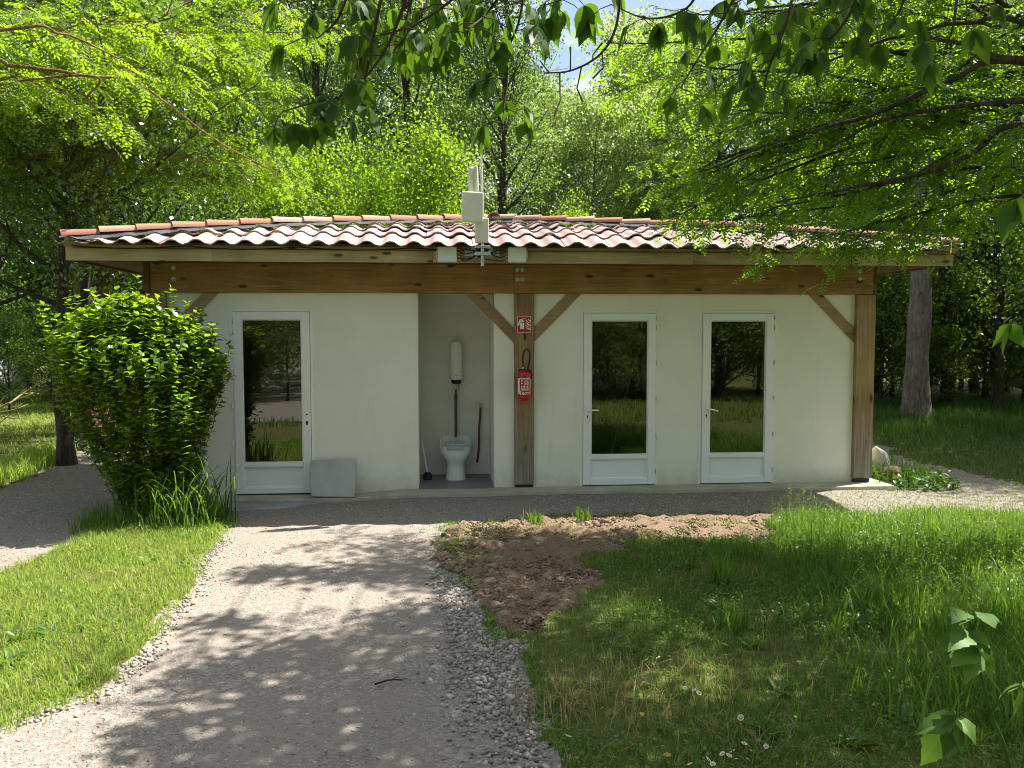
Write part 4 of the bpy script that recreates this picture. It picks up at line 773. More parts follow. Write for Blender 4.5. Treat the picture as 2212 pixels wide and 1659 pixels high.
# box elder: trunk behind the camera, leafy twigs hanging into the top of the picture
def elder_leaf_mesh(seed, mt='lf_box'):
    r_ = random.Random(seed); out = [(0, 0)]; L_ = [(.06, .06), (.20, .16), (.30, .30), (.33, .40), (.29, .47), (.31, .53), (.24, .63), (.22, .70), (.12, .85), (0, 1.0)]
    V = []; F = []
    mid = [(0, y) for y in (0, .12, .3, .5, .68, .85, 1.0)]
    def zc(x, y): return .10*abs(x)*1.6-.16*y*y+.03*math.sin(y*6+seed)
    rows_ = [(0, 0), (.09, .07), (.20, .18), (.265, .32), (.245, .40), (.27, .46), (.195, .57), (.205, .62), (.125, .72), (.12, .76), (.05, .88), (0, 1.0)]
    for sd in (-1, 1):
        b = len(V); n = len(rows_)
        for x, y in rows_: V.append((0, y*.97, zc(0, y)))
        for x, y in rows_: xx = sd*x*(1+r_.uniform(-.1, .1)); V.append((xx, y, zc(xx, y)))
        for i in range(n-1): F.append((b+i, b+n+i, b+n+i+1, b+i+1) if sd > 0 else (b+i, b+i+1, b+n+i+1, b+n+i))
    me = bpy.data.meshes.new('leaf'); me.from_pydata(V, [], F); me.materials.append(M[mt]); me.polygons.foreach_set('use_smooth', [True]*len(F))
    a = me.attributes.new('rnd', 'FLOAT', 'POINT'); a.data.foreach_set('value', [r_.random()]*len(V)); me.validate(); return me
ELM = [elder_leaf_mesh(k) for k in range(5)]; SAPM = [elder_leaf_mesh(k+7, 'lf_sap') for k in range(5)]
BX = empty('box_elder_tree', (2.6, -12.4, GZ), 'box elder tree whose dark leafy twigs hang across the top of the picture', 'tree'); boff = np.array(BX.location)
rng = np.random.default_rng(5); T = Tubes(); T.add(curve([(2.6, -12.4, -.1), (2.5, -12.3, 1.6), (2.3, -12.0, 3.4), (2.2, -11.6, 5.2)], 16), np.linspace(.17, .09, 16), 12)
nleaf = 0; XL = []
def place_leaf(p, d, n, s_, par, lib=None):
    d = Vector(d).normalized(); X = d.cross(Vector(n)).normalized(); Z = X.cross(d); p = p-boff
    o = link('leaf', (lib or ELM)[rng.integers(0, 5)], par); o.matrix_basis = Matrix(((X.x*s_, d.x*s_, Z.x*s_, p[0]), (X.y*s_, d.y*s_, Z.y*s_, p[1]), (X.z*s_, d.z*s_, Z.z*s_, p[2]), (0, 0, 0, 1)))
twigs = [([(870, 20), (831, 110), (770, 190), (715, 245)], 2.0, 5), ([(790, 165), (735, 207), (677, 222), (612, 240)], 2.0, 9), ([(1135, -30), (1120, 50), (1098, 110), (1094, 190), (1085, 265)], 2.2, 11), ([(1020, -40), (950, 20), (880, 60), (800, 80)], 2.1, 11), ([(760, -40), (730, 40), (690, 80)], 2.0, 5), ([(1520, -40), (1480, 20), (1400, 40), (1320, 10)], 2.3, 8), ([(1720, -40), (1695, 60), (1660, 150), (1650, 200)], 2.1, 9), ([(1600, -30), (1550, 60), (1500, 140), (1470, 190)], 2.2, 6), ([(1860, -40), (1830, 40), (1770, 110), (1740, 150)], 2.1, 8), ([(2070, -30), (2060, 50), (2045, 100)], 2.0, 4), ([(1960, -40), (1940, 30), (1890, 60)], 2.2, 5), ([(940, -40), (905, 40), (850, 110)], 2.2, 7), ([(1100, -40), (1050, 30), (1000, 70)], 2.2, 7), ([(2260, 380), (2225, 440), (2205, 480)], 1.7, 2), ([(2260, 590), (2230, 640), (2215, 690)], 2.4, 2), ([(1800, -60), (1760, 10), (1600, 30)], 2.3, 7), ([(820, -50), (790, -10), (740, 20)], 2.4, 7), ([(1280, -50), (1235, -10), (1180, 10)], 2.4, 6), ([(980, -50), (1000, 10), (1060, 60)], 2.5, 7), ([(1180, -60), (1150, -10), (1100, 10)], 2.5, 5), ([(1650, -50), (1600, 0), (1540, 30)], 2.5, 8), ([(1900, -50), (1850, 0), (1700, 40)], 2.5, 8), ([(700, -40), (670, -5), (630, 5)], 2.3, 4), ([(900, -40), (880, 30), (870, 90)], 2.4, 7)]
for pts, dp, n in twigs:
    c_ = curve([ray(u, v, dp+rng.normal(0, .05)) for u, v in pts], 20); T.add(c_, np.linspace(.0042, .0017, 20), 6)
    # lead the twig back to the bough overhead
    T.add(curve([c_[0]+np.array([.25, -.35, .75]), c_[0]+np.array([.08, -.12, .28]), c_[0]], 8), np.linspace(.005, .0042, 8), 6)
    for k in range(n):
        t_ = .18+.82*(k+.5*rng.random())/max(1, n-1); i = min(19, int(t_*19)); p = c_[i]; az = rng.uniform(0, 6.28); pd = np.array([math.cos(az), math.sin(az)*.8, -.25]); pl = rng.uniform(.05, .10); e = p+unit(pd)*pl
        T.add(np.array([p, (p+e)/2+np.array([0, 0, .008]), e]), [.0016, .0014, .0012], 4); s_ = rng.uniform(.062, .098)
        for m, an in enumerate((0, 1, -1)):
            h = unit(pd*np.array([1, 1, 0])); sd = np.array([-h[1], h[0], 0]); d = unit(h*.45+sd*an*.75+np.array([0, 0, -1.0-.3*rng.random()])+rng.normal(0, .15, 3)); nn = unit(h*.8+np.array([0, 0, .6])+rng.normal(0, .25, 3))
            place_leaf(e, d, nn, s_*(1 if m == 0 else .88), BX) if nleaf < 300 else XL.append((e, d, nn, s_*.95)); nleaf += 1
# bare seed twig
c_ = curve([ray(*q) for q in ((1342, -30, 2.2), (1330, 60, 2.2), (1296, 118, 2.2), (1235, 152, 2.2), (1175, 158, 2.2))], 22); T.add(c_, np.linspace(.0045, .0020, 22), 6)
for i, l_ in ((12, .05), (14, .09), (16, .08), (18, .12), (20, .05), (10, .06)):
    p = c_[i]; e = p+np.array([rng.normal(0, .02), rng.normal(0, .02), -l_ if i % 4 else l_*.8]); T.add(np.array([p, (p+e)/2+rng.normal(0, .008, 3), e]), [.0022, .0018, .003], 5)
# boughs overhead
boughs = [[(2.25, -11.8, 4.2), (1.6, -10.0, 4.1), (.9, -8.6, 3.55), (.2, -7.9, 3.6)], [(2.2, -11.6, 4.6), (.6, -10.2, 4.0), (-.4, -8.8, 3.5), (-1.0, -8.0, 3.8)]]
LP = []; LD = []
for b in boughs:
    c_ = curve(b, 24); T.add(c_, np.linspace(.05, .010, 24), 7)
    for k in range(34):
        i = rng.integers(5 if b is boughs[0] or b is boughs[1] else 11, 24); p = c_[i]; d = unit(rng.normal(0, 1, 3)*np.array([1, 1, .5])); e = p+d*rng.uniform(.35, .95)
        if e[2] < CAM[2]+.42*max(.0, (e-CAM)@CF)+.15 and (e-CAM)@CF > -.5: e[2] = CAM[2]+.42*max(0, (e-CAM)@CF)+.25
        T.add(np.array([p, (p+e)/2, e]), [.006, .004, .002], 4); n = 26; tt = rng.uniform(.2, 1.05, n)[:, None]; LP.append(p+(e-p)*tt+rng.normal(0, .07, (n, 3))); LD.append(rng.normal(0, .6, (n, 3))+np.array([0, 0, -.7]))
# unseen leaf clusters added overhead
spots = [(560, 1238, .28), (680, 1240, .36), (800, 1238, .40), (920, 1235, .45), (1040, 1250, .50), (900, 1345, .42), (1010, 1345, .5), (470, 1345, .25), (590, 1420, .40), (740, 1425, .45), (1010, 1440, .5), (870, 1480, .4), (420, 1470, .28), (560, 1530, .42), (720, 1540, .5), (900, 1570, .5), (1040, 1560, .5), (330, 1600, .25), (520, 1640, .4), (760, 1650, .45), (980, 1660, .5),
    (1160, 1215, .40), (1340, 1205, .45), (1480, 1215, .5), (1620, 1205, .45), (1760, 1215, .45), (1900, 1230, .3), (1150, 1310, .5), (1300, 1300, .5), (1450, 1310, .5), (1600, 1300, .5), (1750, 1310, .5), (1890, 1310, .45), (2030, 1300, .35), (1180, 1410, .5), (1340, 1420, .5), (1650, 1410, .5), (1820, 1420, .5), (1980, 1400, .45), (2140, 1400, .4), (1150, 1530, .45), (1330, 1560, .5), (1560, 1590, .5), (1760, 1540, .5), (1950, 1540, .5), (2140, 1540, .5), (1250, 1650, .4), (1480, 1690, .5), (1700, 1670, .5), (1900, 1670, .5), (2100, 1670, .5), (2220, 1480, .5)]
hub = np.array([3.2, -8.6, 6.2]); T.add(curve([(2.3, -12.0, 3.4), (2.6, -10.6, 5.0), hub], 12), np.linspace(.10, .06, 12), 8); CP = []
for u, v, r_ in spots:
    if v < 1330 and u >= 1300: continue
    g = on_ground(u, v); h = (2.75+.43*(g[1]+10.15)+r_)/(1-.106)+rng.uniform(0, .5); cc = g+SUN/SUN[2]*(h-g[2]); n = int(1500*r_*r_)+60
    mid = hub+(cc-hub)*.5+rng.normal(0, .15, 3); mid[2] += .3; T.add(curve([hub, mid, cc], 12), np.linspace(.03, .006, 12), 5)
    q = unit(rng.normal(0, 1, (n, 3)))*(r_*rng.random((n, 1))**.45)*np.array([1.15, 1.15, .6])*rng.uniform(.75, 1.2, (n, 1)); CP.append(cc+q)
    for k in range(6): e = cc+unit(rng.normal(0, 1, 3))*r_*.8; T.add(np.array([cc, (cc+e)/2, e]), [.006, .004, .002], 4)
link('branches', T.mesh('branches', M['twig'], boff), BX)
CP = np.vstack(CP); V, F, r_ = scatter(LEAF4*np.array([1.1, 1, 1]), LF4, CP-boff, rng.normal(0, .6, (len(CP), 3))+np.array([0, 0, -.5]), unit(np.array([0, 0, .9])+rng.normal(0, .5, (len(CP), 3))), rng.uniform(.08, .13, len(CP)), rng); tag(link('crown', np_mesh('crown', V, F, M['lf_box'], False, r_), BX), kind='stuff')
if XL:
    tv_ = np.array([v_.co[:] for v_ in ELM[0].vertices]); tf_ = np.array([p_.vertices[:] for p_ in ELM[0].polygons if len(p_.vertices) == 4]); V, F, r_ = scatter(tv_, tf_, np.array([x[0] for x in XL])-boff, np.array([x[1] for x in XL]), np.array([x[2] for x in XL]), np.array([x[3] for x in XL]), rng); tag(link('leaf_cluster', np_mesh('leaf_cluster', V, F, M['lf_box'], True, r_), BX), kind='stuff')
LP = np.vstack(LP); V, F, r_ = scatter(LEAF6, LF6, LP-boff, np.vstack(LD), unit(np.array([0, 0, .7])+rng.normal(0, .5, (len(LP), 3))), rng.uniform(.075, .12, len(LP)), rng)
tag(link('crown', np_mesh('crown', V, F, M['lf_box'], False, r_), BX), kind='stuff')
# trees behind the photographer (mirrored in the door panes)
for x, y, pr_, sc, lab in ((-3.5, -17, P_FOR, .8, 'leafy tree on the grass behind the path'), (-7.5, -15, P_ASH, .8, 'broad leafy tree across the lawn behind the path'), (4.5, -19, P_FOR, .9, 'dense tree at the far side of the path'), (8.5, -15, P_ASH, .8, 'broad tree near the right lawn'), (0, -27, P_FOR, 1.1, 'far leafy tree closing the path'), (12, -24, P_FOR, 1.1, 'far leafy tree beyond the right lawn'), (-12, -24, P_FOR, 1.1, 'far leafy tree beyond the left lawn'), (5, -29, P_ASH, 1.1, 'far broad tree beyond the path'), (-5.5, -29, P_ASH, 1.2, 'far broad tree at the bend of the path')):
    plant_tree('woodland_tree', pr_, x, y, sc, x, lab, 'tree')
for k, (x, y, sc) in enumerate(((-9, -16, 1.5), (-6.2, -18.5, 1.7), (-4.6, -15.2, .9), (3.6, -16.2, 1.0), (6.4, -17.5, 1.6), (8.2, -14.2, 1.0), (9.8, -18.5, 1.7), (2.2, -21, 1.6), (-2.2, -22, 1.7), (12.5, -16, 1.6), (-12, -18, 1.7), (5.0, -13.6, .6), (-8, -22, 2.0), (5.5, -23, 2.0), (10, -24, 2.0), (5.0, -14.6, .85), (6.3, -16, 1.2), (8.6, -15, 1.1), (10.2, -16, 1.3), (9.6, -13.4, .55), (-5.4, -14, .8))):
    plant_tree('understorey_shrub', P_SHR, x, y, sc, k, 'leafy shrub in the hedge at the far end of the path', 'shrub', 'hedge behind the photographer')
for x, y, sc, lab in ((15.6, .6, .95, 'added shade tree right of the right hand path'), (14.6, 4.6, 1.0, 'added shade tree beyond the bend of the right hand path'), (17.5, 7.0, 1.05, 'added shade tree deep right of the big grey trunk'), (16.2, -3.2, .9, 'added shade tree right of the rough grass'), (12.4, 3.4, .78, 'added shade tree at the edge of the right hand path'), (13.2, 8.6, .8, 'added shade tree between the slim trunks and the path')):  # trees mostly out of view, added to shade the right-hand grass
    plant_tree('forest_tree', P_FOR, x, y, sc, x, lab, 'tree')

# ------------------------------------------------------------------ bush at the corner of the building
rng = np.random.default_rng(31); BU = empty('bush', (-3.05, -1.05, GZ), 'large rounded leafy green bush in front of the left wall corner', 'bush'); bo = np.array(BU.location)
T = Tubes(); P = []; D = []; N = []
prof = np.array([[.2, .30], [.5, .42], [.9, .58], [1.3, .75], [1.65, .84], [1.95, .76], [2.18, .52], [2.36, .12]])
for k in range(1600):
    z = rng.uniform(.32, 2.36) if k % 3 else rng.uniform(1.5, 2.38); az = rng.uniform(0, 6.283); inner = rng.uniform(.80, 1.06) if k % 4 else rng.uniform(.35, .8); r_ = np.interp(z, prof[:, 0], prof[:, 1])*inner*(1+.10*math.sin(az*3+z*4))
    cx = -3.08-.20*np.clip((z-.8)/1.2, 0, 1); e = np.array([cx+r_*math.cos(az), -1.05+r_*.85*math.sin(az), z+GZ])
    if rng.random() < .10: e += np.array([math.cos(az)*.16, math.sin(az)*.12, .16])*rng.uniform(.4, 1.2)
    b = e-np.array([math.cos(az)*.16, math.sin(az)*.14, rng.uniform(.22, .42)])+rng.normal(0, .05, 3); b[2] = max(b[2], GZ+.05); m = b+(e-b)*.55+np.array([math.cos(az), math.sin(az), .0])*.03
    c_ = curve([b, m, e], 8); T.add(c_, np.linspace(.004, .0018, 8), 3); n = rng.integers(5, 8); tt = np.linspace(.15, 1, n); dq = unit(e-m); sd = unit(np.cross(dq, rng.normal(0, 1, 3)))
    for i, t_ in enumerate(tt):
        p = np.array([np.interp(t_*7, np.arange(8), c_[:, j]) for j in range(3)]); a = np.cross(dq, sd); ax = sd if i % 2 else a
        for s_ in (-1, 1):
            P.append(p); dd = unit(ax*s_+dq*.5+np.array([0, 0, -.12])+rng.normal(0, .25, 3)); D.append(dd); N.append(unit(np.array([0, 0, 1.0])+dq*.4+rng.normal(0, .32, 3)))
for k in range(9):
    a = k*.7; T.add(curve([(-3.05+.10*math.cos(a), -1.05+.10*math.sin(a), GZ-.03), (-3.05+.22*math.cos(a), -1.05+.2*math.sin(a), .7), (-3.08+.6*math.cos(a), -1.05+.5*math.sin(a), 1.6)], 10), np.linspace(.022, .007, 10), 6)
link('branches', T.mesh('branches', M['twig'], bo), BU); P = np.array(P)
V, F, r_ = scatter(LEAF6*np.array([1.3, 1, 1]), LF6, P-bo, np.array(D), np.array(N), rng.uniform(.050, .084, len(P)), rng); tag(link('foliage', np_mesh('foliage', V, F, M['lf_bush'], False, r_), BU), kind='stuff'); print('bush leaves', len(P))

# ------------------------------------------------------------------ grass
def blades(P, h, w_, rng, lean=.5, curl=.5):
    n = len(P); az = rng.uniform(0, 6.283, n); d = np.column_stack([np.cos(az), np.sin(az), np.zeros(n)]); s_ = np.column_stack([-d[:, 1], d[:, 0], np.zeros(n)]); a2 = rng.uniform(-.6, .6, n)[:, None]; s_ = s_*np.cos(a2)+d*np.sin(a2)
    h = np.broadcast_to(h, (n,))*rng.uniform(.55, 1.25, n); l_ = (lean*rng.uniform(.1, 1.1, n))[:, None]; w_ = (w_*rng.uniform(.7, 1.3, n))[:, None]; hh = h[:, None]; up = np.array([0, 0, 1.])
    b = P; m = P+up*hh*.55+d*hh*l_*.35; t_ = P+up*hh*(1-curl*l_*.45)+d*hh*l_*(1.0)
    V = np.stack([b-s_*w_*.5, b+s_*w_*.5, m+s_*w_*.42, m-s_*w_*.42, t_], 1).reshape(-1, 3); k = (np.arange(n)*5)[:, None]
    F = np.concatenate([k+np.array([[0, 1, 2]]), k+np.array([[0, 2, 3]]), k+np.array([[3, 2, 4]])]); return V, F, np.repeat(rng.random(n), 5)
def arch(P, h, w_, rng):
    n = len(P); az = rng.uniform(0, 6.283, n); d = np.column_stack([np.cos(az), np.sin(az), np.zeros(n)]); s_ = np.column_stack([-d[:, 1], d[:, 0], np.zeros(n)]); h = h*rng.uniform(.5, 1.1, n); k = 7; a0 = rng.uniform(.02, .3, n); bend = rng.uniform(1.2, 2.6, n); pos = P.copy(); V = []
    for i in range(k):
        ww = (w_*(1-(i/(k-1))**2.2)+.0008)*.5; V.append(pos-s_*ww); V.append(pos+s_*ww); a = a0+bend*(i/(k-1))**1.8; pos = pos+(h/(k-1))[:, None]*(d*np.sin(a)[:, None]+np.array([0, 0, 1.])*np.cos(a)[:, None])
    V = np.stack(V, 1).reshape(-1, 3); b = (np.arange(n)*2*k)[:, None]; F = np.concatenate([np.concatenate([b+np.array([[2*i, 2*i+1, 2*i+3]]), b+np.array([[2*i, 2*i+3, 2*i+2]])]) for i in range(k-1)]); return V, F, np.repeat(rng.random(n), 2*k)
def sample(x0, x1, y0, y1, n, zone, rng, vis=True):
    p = np.column_stack([rng.uniform(x0, x1, n), rng.uniform(y0, y1, n)]); z = zones(p); k = np.isin(z, zone); p = p[k]; p = np.column_stack([p, gheight(p)+.012])
    if vis:
        u, v, d = project_arr(p); p = p[(u > -140) & (u < 2350) & (v < 1800) & (d > 0)]
    return p
def project_arr(P):
    r_ = P-CAM; z = r_@CF; z = np.where(np.abs(z) < 1e-3, 1e-3, z); return 1106+FOC*(r_@CR)/z, 829.5-FOC*(r_@CU)/z, z
rng = np.random.default_rng(41)
def stuff(name, parts, mat, lab, cat):
    V = np.vstack([p[0] for p in parts]); o_ = 0; Fs = []
    for p in parts: Fs.append(p[1]+o_); o_ += len(p[0])
    o = link(name, np_mesh(name, V, np.vstack(Fs), M[mat], False, np.concatenate([p[2] for p in parts]))); tag(o, lab, cat, kind='stuff'); print(name, len(V), 'verts'); return o
# right lawn: short near the path, rough and tall towards the right
p = sample(.0, 7.5, -7.4, -1.45, 150000, [0], rng); n1 = vnoise(p, 1.3, 51); tall = np.clip((p[:, 0]-2.0)/2.6, 0, 1)*np.clip((-1.9-p[:, 1])/1.2, 0.15, 1); keep = rng.random(len(p)) < .35+.75*n1; p, n1, tall = p[keep], n1[keep], tall[keep]
g1 = blades(p, .045+.05*n1+.30*tall*rng.random(len(p)), .0055, rng, .9); 
pf = sample(-.1, 3.8, -5.0, -1.4, 9000, [2], rng); pf = pf[vnoise(pf, 2.6, 52) > .62]; pf = pf[:2600]; g2 = blades(pf, .06, .0055, rng, .9)
ed = np.array(LAWN_R[10:]+LAWN_R[:1]); t_ = rng.uniform(2, len(ed)-1.001, 5000); i = t_.astype(int); q = ed[i]+(ed[i+1]-ed[i])*(t_-i)[:, None]+rng.normal(0, .07, (5000, 2)); q = q[vnoise(q, 5, 58) > .5]; q = np.column_stack([q, gheight(q)]); g3 = blades(q, .05, .005, rng, 1.0)
stuff('lawn_grass', [g1, g2, g3], 'grass', 'rough green lawn right of the gravel path', 'grass')
p = sample(-6.5, -1.7, -7.2, -.5, 95000, [0], rng); g = blades(p, .055+.035*vnoise(p, 1.5, 53), .0055, rng, 1.0); ed = np.array(LAWN_L[5:16]); t_ = rng.uniform(0, 9.999, 4500); i = t_.astype(int); q = ed[i]+(ed[i+1]-ed[i])*(t_-i)[:, None]+rng.normal(0, .06, (4500, 2)); q = q[vnoise(q, 5, 59) > .42]; q = np.column_stack([q, gheight(q)]); g3 = blades(q, .06, .0055, rng, 1.0)
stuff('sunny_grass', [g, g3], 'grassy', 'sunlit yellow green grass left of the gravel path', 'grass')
# far turf
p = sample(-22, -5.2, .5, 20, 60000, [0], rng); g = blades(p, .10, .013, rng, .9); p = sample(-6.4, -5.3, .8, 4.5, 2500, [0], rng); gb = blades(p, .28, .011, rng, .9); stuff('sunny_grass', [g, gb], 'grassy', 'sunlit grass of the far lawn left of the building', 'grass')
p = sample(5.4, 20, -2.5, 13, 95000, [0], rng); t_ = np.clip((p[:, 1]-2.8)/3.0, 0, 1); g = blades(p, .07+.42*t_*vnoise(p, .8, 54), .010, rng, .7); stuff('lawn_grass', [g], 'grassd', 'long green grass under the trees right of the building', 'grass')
p = sample(-12, 14, -17.5, -7.6, 24000, [0], rng, False); g = blades(p, .16, .016, rng, .9); stuff('lawn_grass', [g], 'grass', 'rough grass on both sides of the path end', 'grass')
# ground weeds: clover like leaflets and rosettes
p = sample(.2, 7.0, -7.2, -1.6, 46000, [0], rng); p = p[vnoise(p, 1.7, 55) > .45]; p[:, 2] += rng.uniform(.015, .075, len(p))+.10*np.clip((p[:, 0]-2.6)/2, 0, 1)*rng.random(len(p))
V, F, r_ = scatter(LEAF4*np.array([1.5, 1, 1]), LF4, p, rng.normal(0, 1, (len(p), 3))*np.array([1, 1, .25]), np.array([0, 0, 1.])+rng.normal(0, .3, (len(p), 3)), rng.uniform(.012, .026, len(p)), rng); stuff('ground_weeds', [(V, F, r_)], 'weed', 'low clover and weeds among the right lawn', 'weeds')
p = sample(-5, -1.9, -6.6, -1.3, 9000, [0], rng); p = p[vnoise(p, 1.9, 56) > .55]; p[:, 2] += rng.uniform(.015, .06, len(p))
V, F, r_ = scatter(LEAF4*np.array([1.5, 1, 1]), LF4, p, rng.normal(0, 1, (len(p), 3))*np.array([1, 1, .25]), np.array([0, 0, 1.])+rng.normal(0, .3, (len(p), 3)), rng.uniform(.012, .028, len(p)), rng); stuff('ground_weeds', [(V, F, r_)], 'weed', 'low clover and weeds in the sunny left grass', 'weeds')
p = sample(1.6, 7.2, -6.8, -1.9, 26000, [0], rng); p = p[vnoise(p, 1.2, 57) > .50-.16*np.clip((p[:, 0]-2.5)/2, 0, 1)]; p[:, 2] += rng.random(len(p))*(.05+.30*np.clip((p[:, 0]-2.4)/2.4, 0, 1)*np.clip((-2.2-p[:, 1])/1.2, 0, 1))
V, F, r_ = scatter(LEAF4*np.array([.9, 1, 1]), LF4, p, rng.normal(0, 1, (len(p), 3))*np.array([1, 1, .35]), np.array([0, 0, 1.])+rng.normal(0, .4, (len(p), 3)), rng.uniform(.022, .05, len(p)), rng); stuff('ground_weeds', [(V, F, r_)], 'weed', 'taller leafy weeds in the rough grass at right', 'weeds')
# broad leaved rosettes
def rosette(x, y, s_, n, name, lab, mat='weed', up=.35):
    r = np.random.default_rng(int(abs(x*1000+y*77))); az = np.arange(n)*2.4+r.normal(0, .2, n); el = r.uniform(.1, up+.4, n); D = np.column_stack([np.cos(az)*np.cos(el), np.sin(az)*np.cos(el), np.sin(el)]); z = float(gheight(np.array([[x, y]]))[0])+.015
    V, F, q = scatter(LEAF6*np.array([.55, 1, 1.6]), LF6, np.zeros((n, 3))+D*.01, D, np.array([0, 0, 1.])+r.normal(0, .2, (n, 3)), s_*r.uniform(.6, 1.2, n), r); o = link(name, np_mesh(name, V, F, M[mat], True, q), None, (x, y, z)); tag(o, lab, 'weed', 'broad leaved weeds in the grass'); return o
for u, v, s_ in ((1560, 1330, .20), (1620, 1400, .17), (1680, 1500, .18), (1480, 1230, .22), (1850, 1620, .20), (1950, 1560, .20), (1750, 1270, .18), (1380, 1420, .13), (1660, 1590, .2), (1850, 1360, .2)):
    q = on_ground(u, v); rosette(q[0], q[1], s_*.62, 11, 'weed_rosette', 'broad leaved weed rosette in the shaded right lawn')
for u, v, s_ in ((40, 1390, .22), (110, 1380, .18), (170, 1365, .16), (20, 1440, .2), (320, 1215, .14), (395, 1165, .18), (180, 1480, .14)):
    q = on_ground(u, v); rosette(q[0], q[1], s_*.62, 11, 'weed_rosette', 'broad leaved weed rosette in the sunny left grass')
# weeds and stones at the right slab corner
p = np.column_stack([rng.uniform(5.62, 6.75, 900), rng.uniform(-.28, 1.3, 900), np.zeros(900)]); p = p[(p[:, 0]-5.6) < 1.2-.5*np.abs(p[:, 1]-.3)]; p[:, 2] = GZ+rng.uniform(.02, .20, len(p))*rng.random(len(p)); o = [scatter(LEAF6, LF6, p, rng.normal(0, 1, (len(p), 3))*np.array([1, 1, .3])+np.array([0, 0, .25]), np.array([0, 0, 1.])+rng.normal(0, .35, (len(p), 3)), rng.uniform(.05, .11, len(p)), rng)]
q = np.column_stack([rng.uniform(5.55, 6.5, 420), rng.uniform(-.1, 1.5, 420), np.full(420, GZ)]); o.append(blades(q, .34, .011, rng, .8)); stuff('corner_weeds', o, 'weed', 'tangle of weeds beside the right corner of the slab', 'weeds')
def rock(x, y, z, s_, lab, mat, seed, rot=(0, 0, 0)):
    bm = bmesh.new(); bmesh.ops.create_icosphere(bm, subdivisions=3, radius=1); r = np.random.default_rng(seed); pl = [(unit(r.normal(0, 1, 3)), r.uniform(.55, .85)) for _ in range(11)]
    for v_ in bm.verts:
        c_ = np.array(v_.co)
        for n_, d_ in pl:
            e = c_@n_-d_
            if e > 0: c_ = c_-n_*e
        v_.co = Vector(c_*np.array(s_))
    me = bpy.data.meshes.new('rock'); bm.to_mesh(me); bm.free(); me.materials.append(M[mat]); o = link('rock', me, None, (x, y, z)); o.rotation_euler = rot; tag(o, lab, 'rock')
M['rockp'] = simple('pale_rock', (.55, .52, .44), .9, .2, 0, .25, 6, .8); M['rockb'] = simple('brown_rock', (.24, .17, .11), .9, .2, 0, .3, 6, .8)
rock(6.05, .85, .12, (.16, .12, .30), 'pale pointed stone among the weeds at the right corner', 'rockp', 3, (0, -.35, .4)); rock(5.95, .35, .0, (.17, .14, .14), 'brown round stone in front of the pale stone', 'rockb', 5)
# long arching grass at the foot of the bush
p = np.column_stack([rng.normal(-2.66, .20, 200), rng.normal(-1.36, .18, 200), np.full(200, GZ)]); g = arch(p, .85, .014, rng); p = np.column_stack([rng.uniform(-3.7, -2.3, 700), rng.normal(-1.35, .22, 700), np.full(700, GZ)]); g2 = blades(p, .26, .010, rng, .9, .9)
V, F, r_ = [np.concatenate(q) for q in ((g[0], g2[0]), (g[1], g2[1]+len(g[0])), (g[2], g2[2]))]
o = link('grass_tuft', np_mesh('grass_tuft', V, F, M['grass'], False, r_)); tag(o, 'tall arching grass tuft at the foot of the bush', 'grass', kind='stuff')
for x, y, h in ((2.15, -3.9, .32), (1.45, -1.62, .18), (.95, -1.66, .16), (3.05, -4.6, .3), (1.9, -4.9, .25), (3.9, -4.3, .4), (4.3, -3.2, .4), (2.6, -3.2, .22)):
    p = np.column_stack([rng.normal(x, .05, 70), rng.normal(y, .05, 70), np.full(70, GZ)]); V, F, r_ = blades(p, h, .009, rng, .6, .7); o = link('grass_tuft', np_mesh('grass_tuft', V, F, M['grass'], False, r_)); tag(o, 'upright bright grass tuft standing out of the right lawn', 'grass', 'grass tufts in the right lawn')
# dry straw
pp = []
for u, v, n in ((1250, 1520, 90), (1490, 1450, 50), (1330, 1480, 60), (1420, 1560, 60), (1600, 1610, 60), (1200, 1540, 60), (1560, 1500, 50)):
    q = on_ground(u, v); pp.append(np.column_stack([rng.normal(q[0], .13, n), rng.normal(q[1], .10, n), np.full(n, GZ)]))
g = blades(np.vstack(pp), .16, .0045, rng, 1.5, .6); p = sample(.5, 6, -7, -2.2, 4000, [0], rng); g2 = blades(p, .10, .004, rng, 1.6, .8); stuff('dry_grass', [g, g2], 'straw', 'dry straw coloured stalks in the right lawn', 'grass')
p = sample(-5, -1.9, -6.8, -1.2, 9000, [0], rng); p = p[vnoise(p, 1.4, 63) > .4]; stuff('dry_grass', [blades(p, .065, .005, rng, 1.5, .8)], 'straw', 'yellowed dry blades in the sunny left grass', 'grass')
# seed heads, rough grass on the right
p = sample(3.0, 6.6, -5.6, -2.0, 2600, [0], rng); g = blades(p, .36, .0035, rng, .5, .4); h = p+np.array([0, 0, 1.])*rng.uniform(.22, .42, len(p))[:, None]; q = np.repeat(h, 7, 0)+rng.normal(0, 1, (len(h)*7, 3))*np.array([.018, .018, .03]); s2 = scatter(LEAF4, LF4, q, rng.normal(0, 1, (len(q), 3)), rng.normal(0, 1, (len(q), 3)), .013, rng)
p2 = sample(2.2, 5.6, -6.6, -2.6, 2600, [0], rng); u2, v2, d2 = project_arr(p2); p2 = p2[u2 > 1800+rng.normal(0, 60, len(p2))]; stuff('rough_grass', [arch(p2, .42, .009, rng)], 'grass', 'long arching rough grass along the right picture edge', 'grass')
stuff('seed_heads', [g], 'grass', 'thin seed stalks of the rough grass at right', 'grass'); stuff('seed_heads', [s2], 'grassy', 'pale seed heads of the rough grass at right', 'grass')
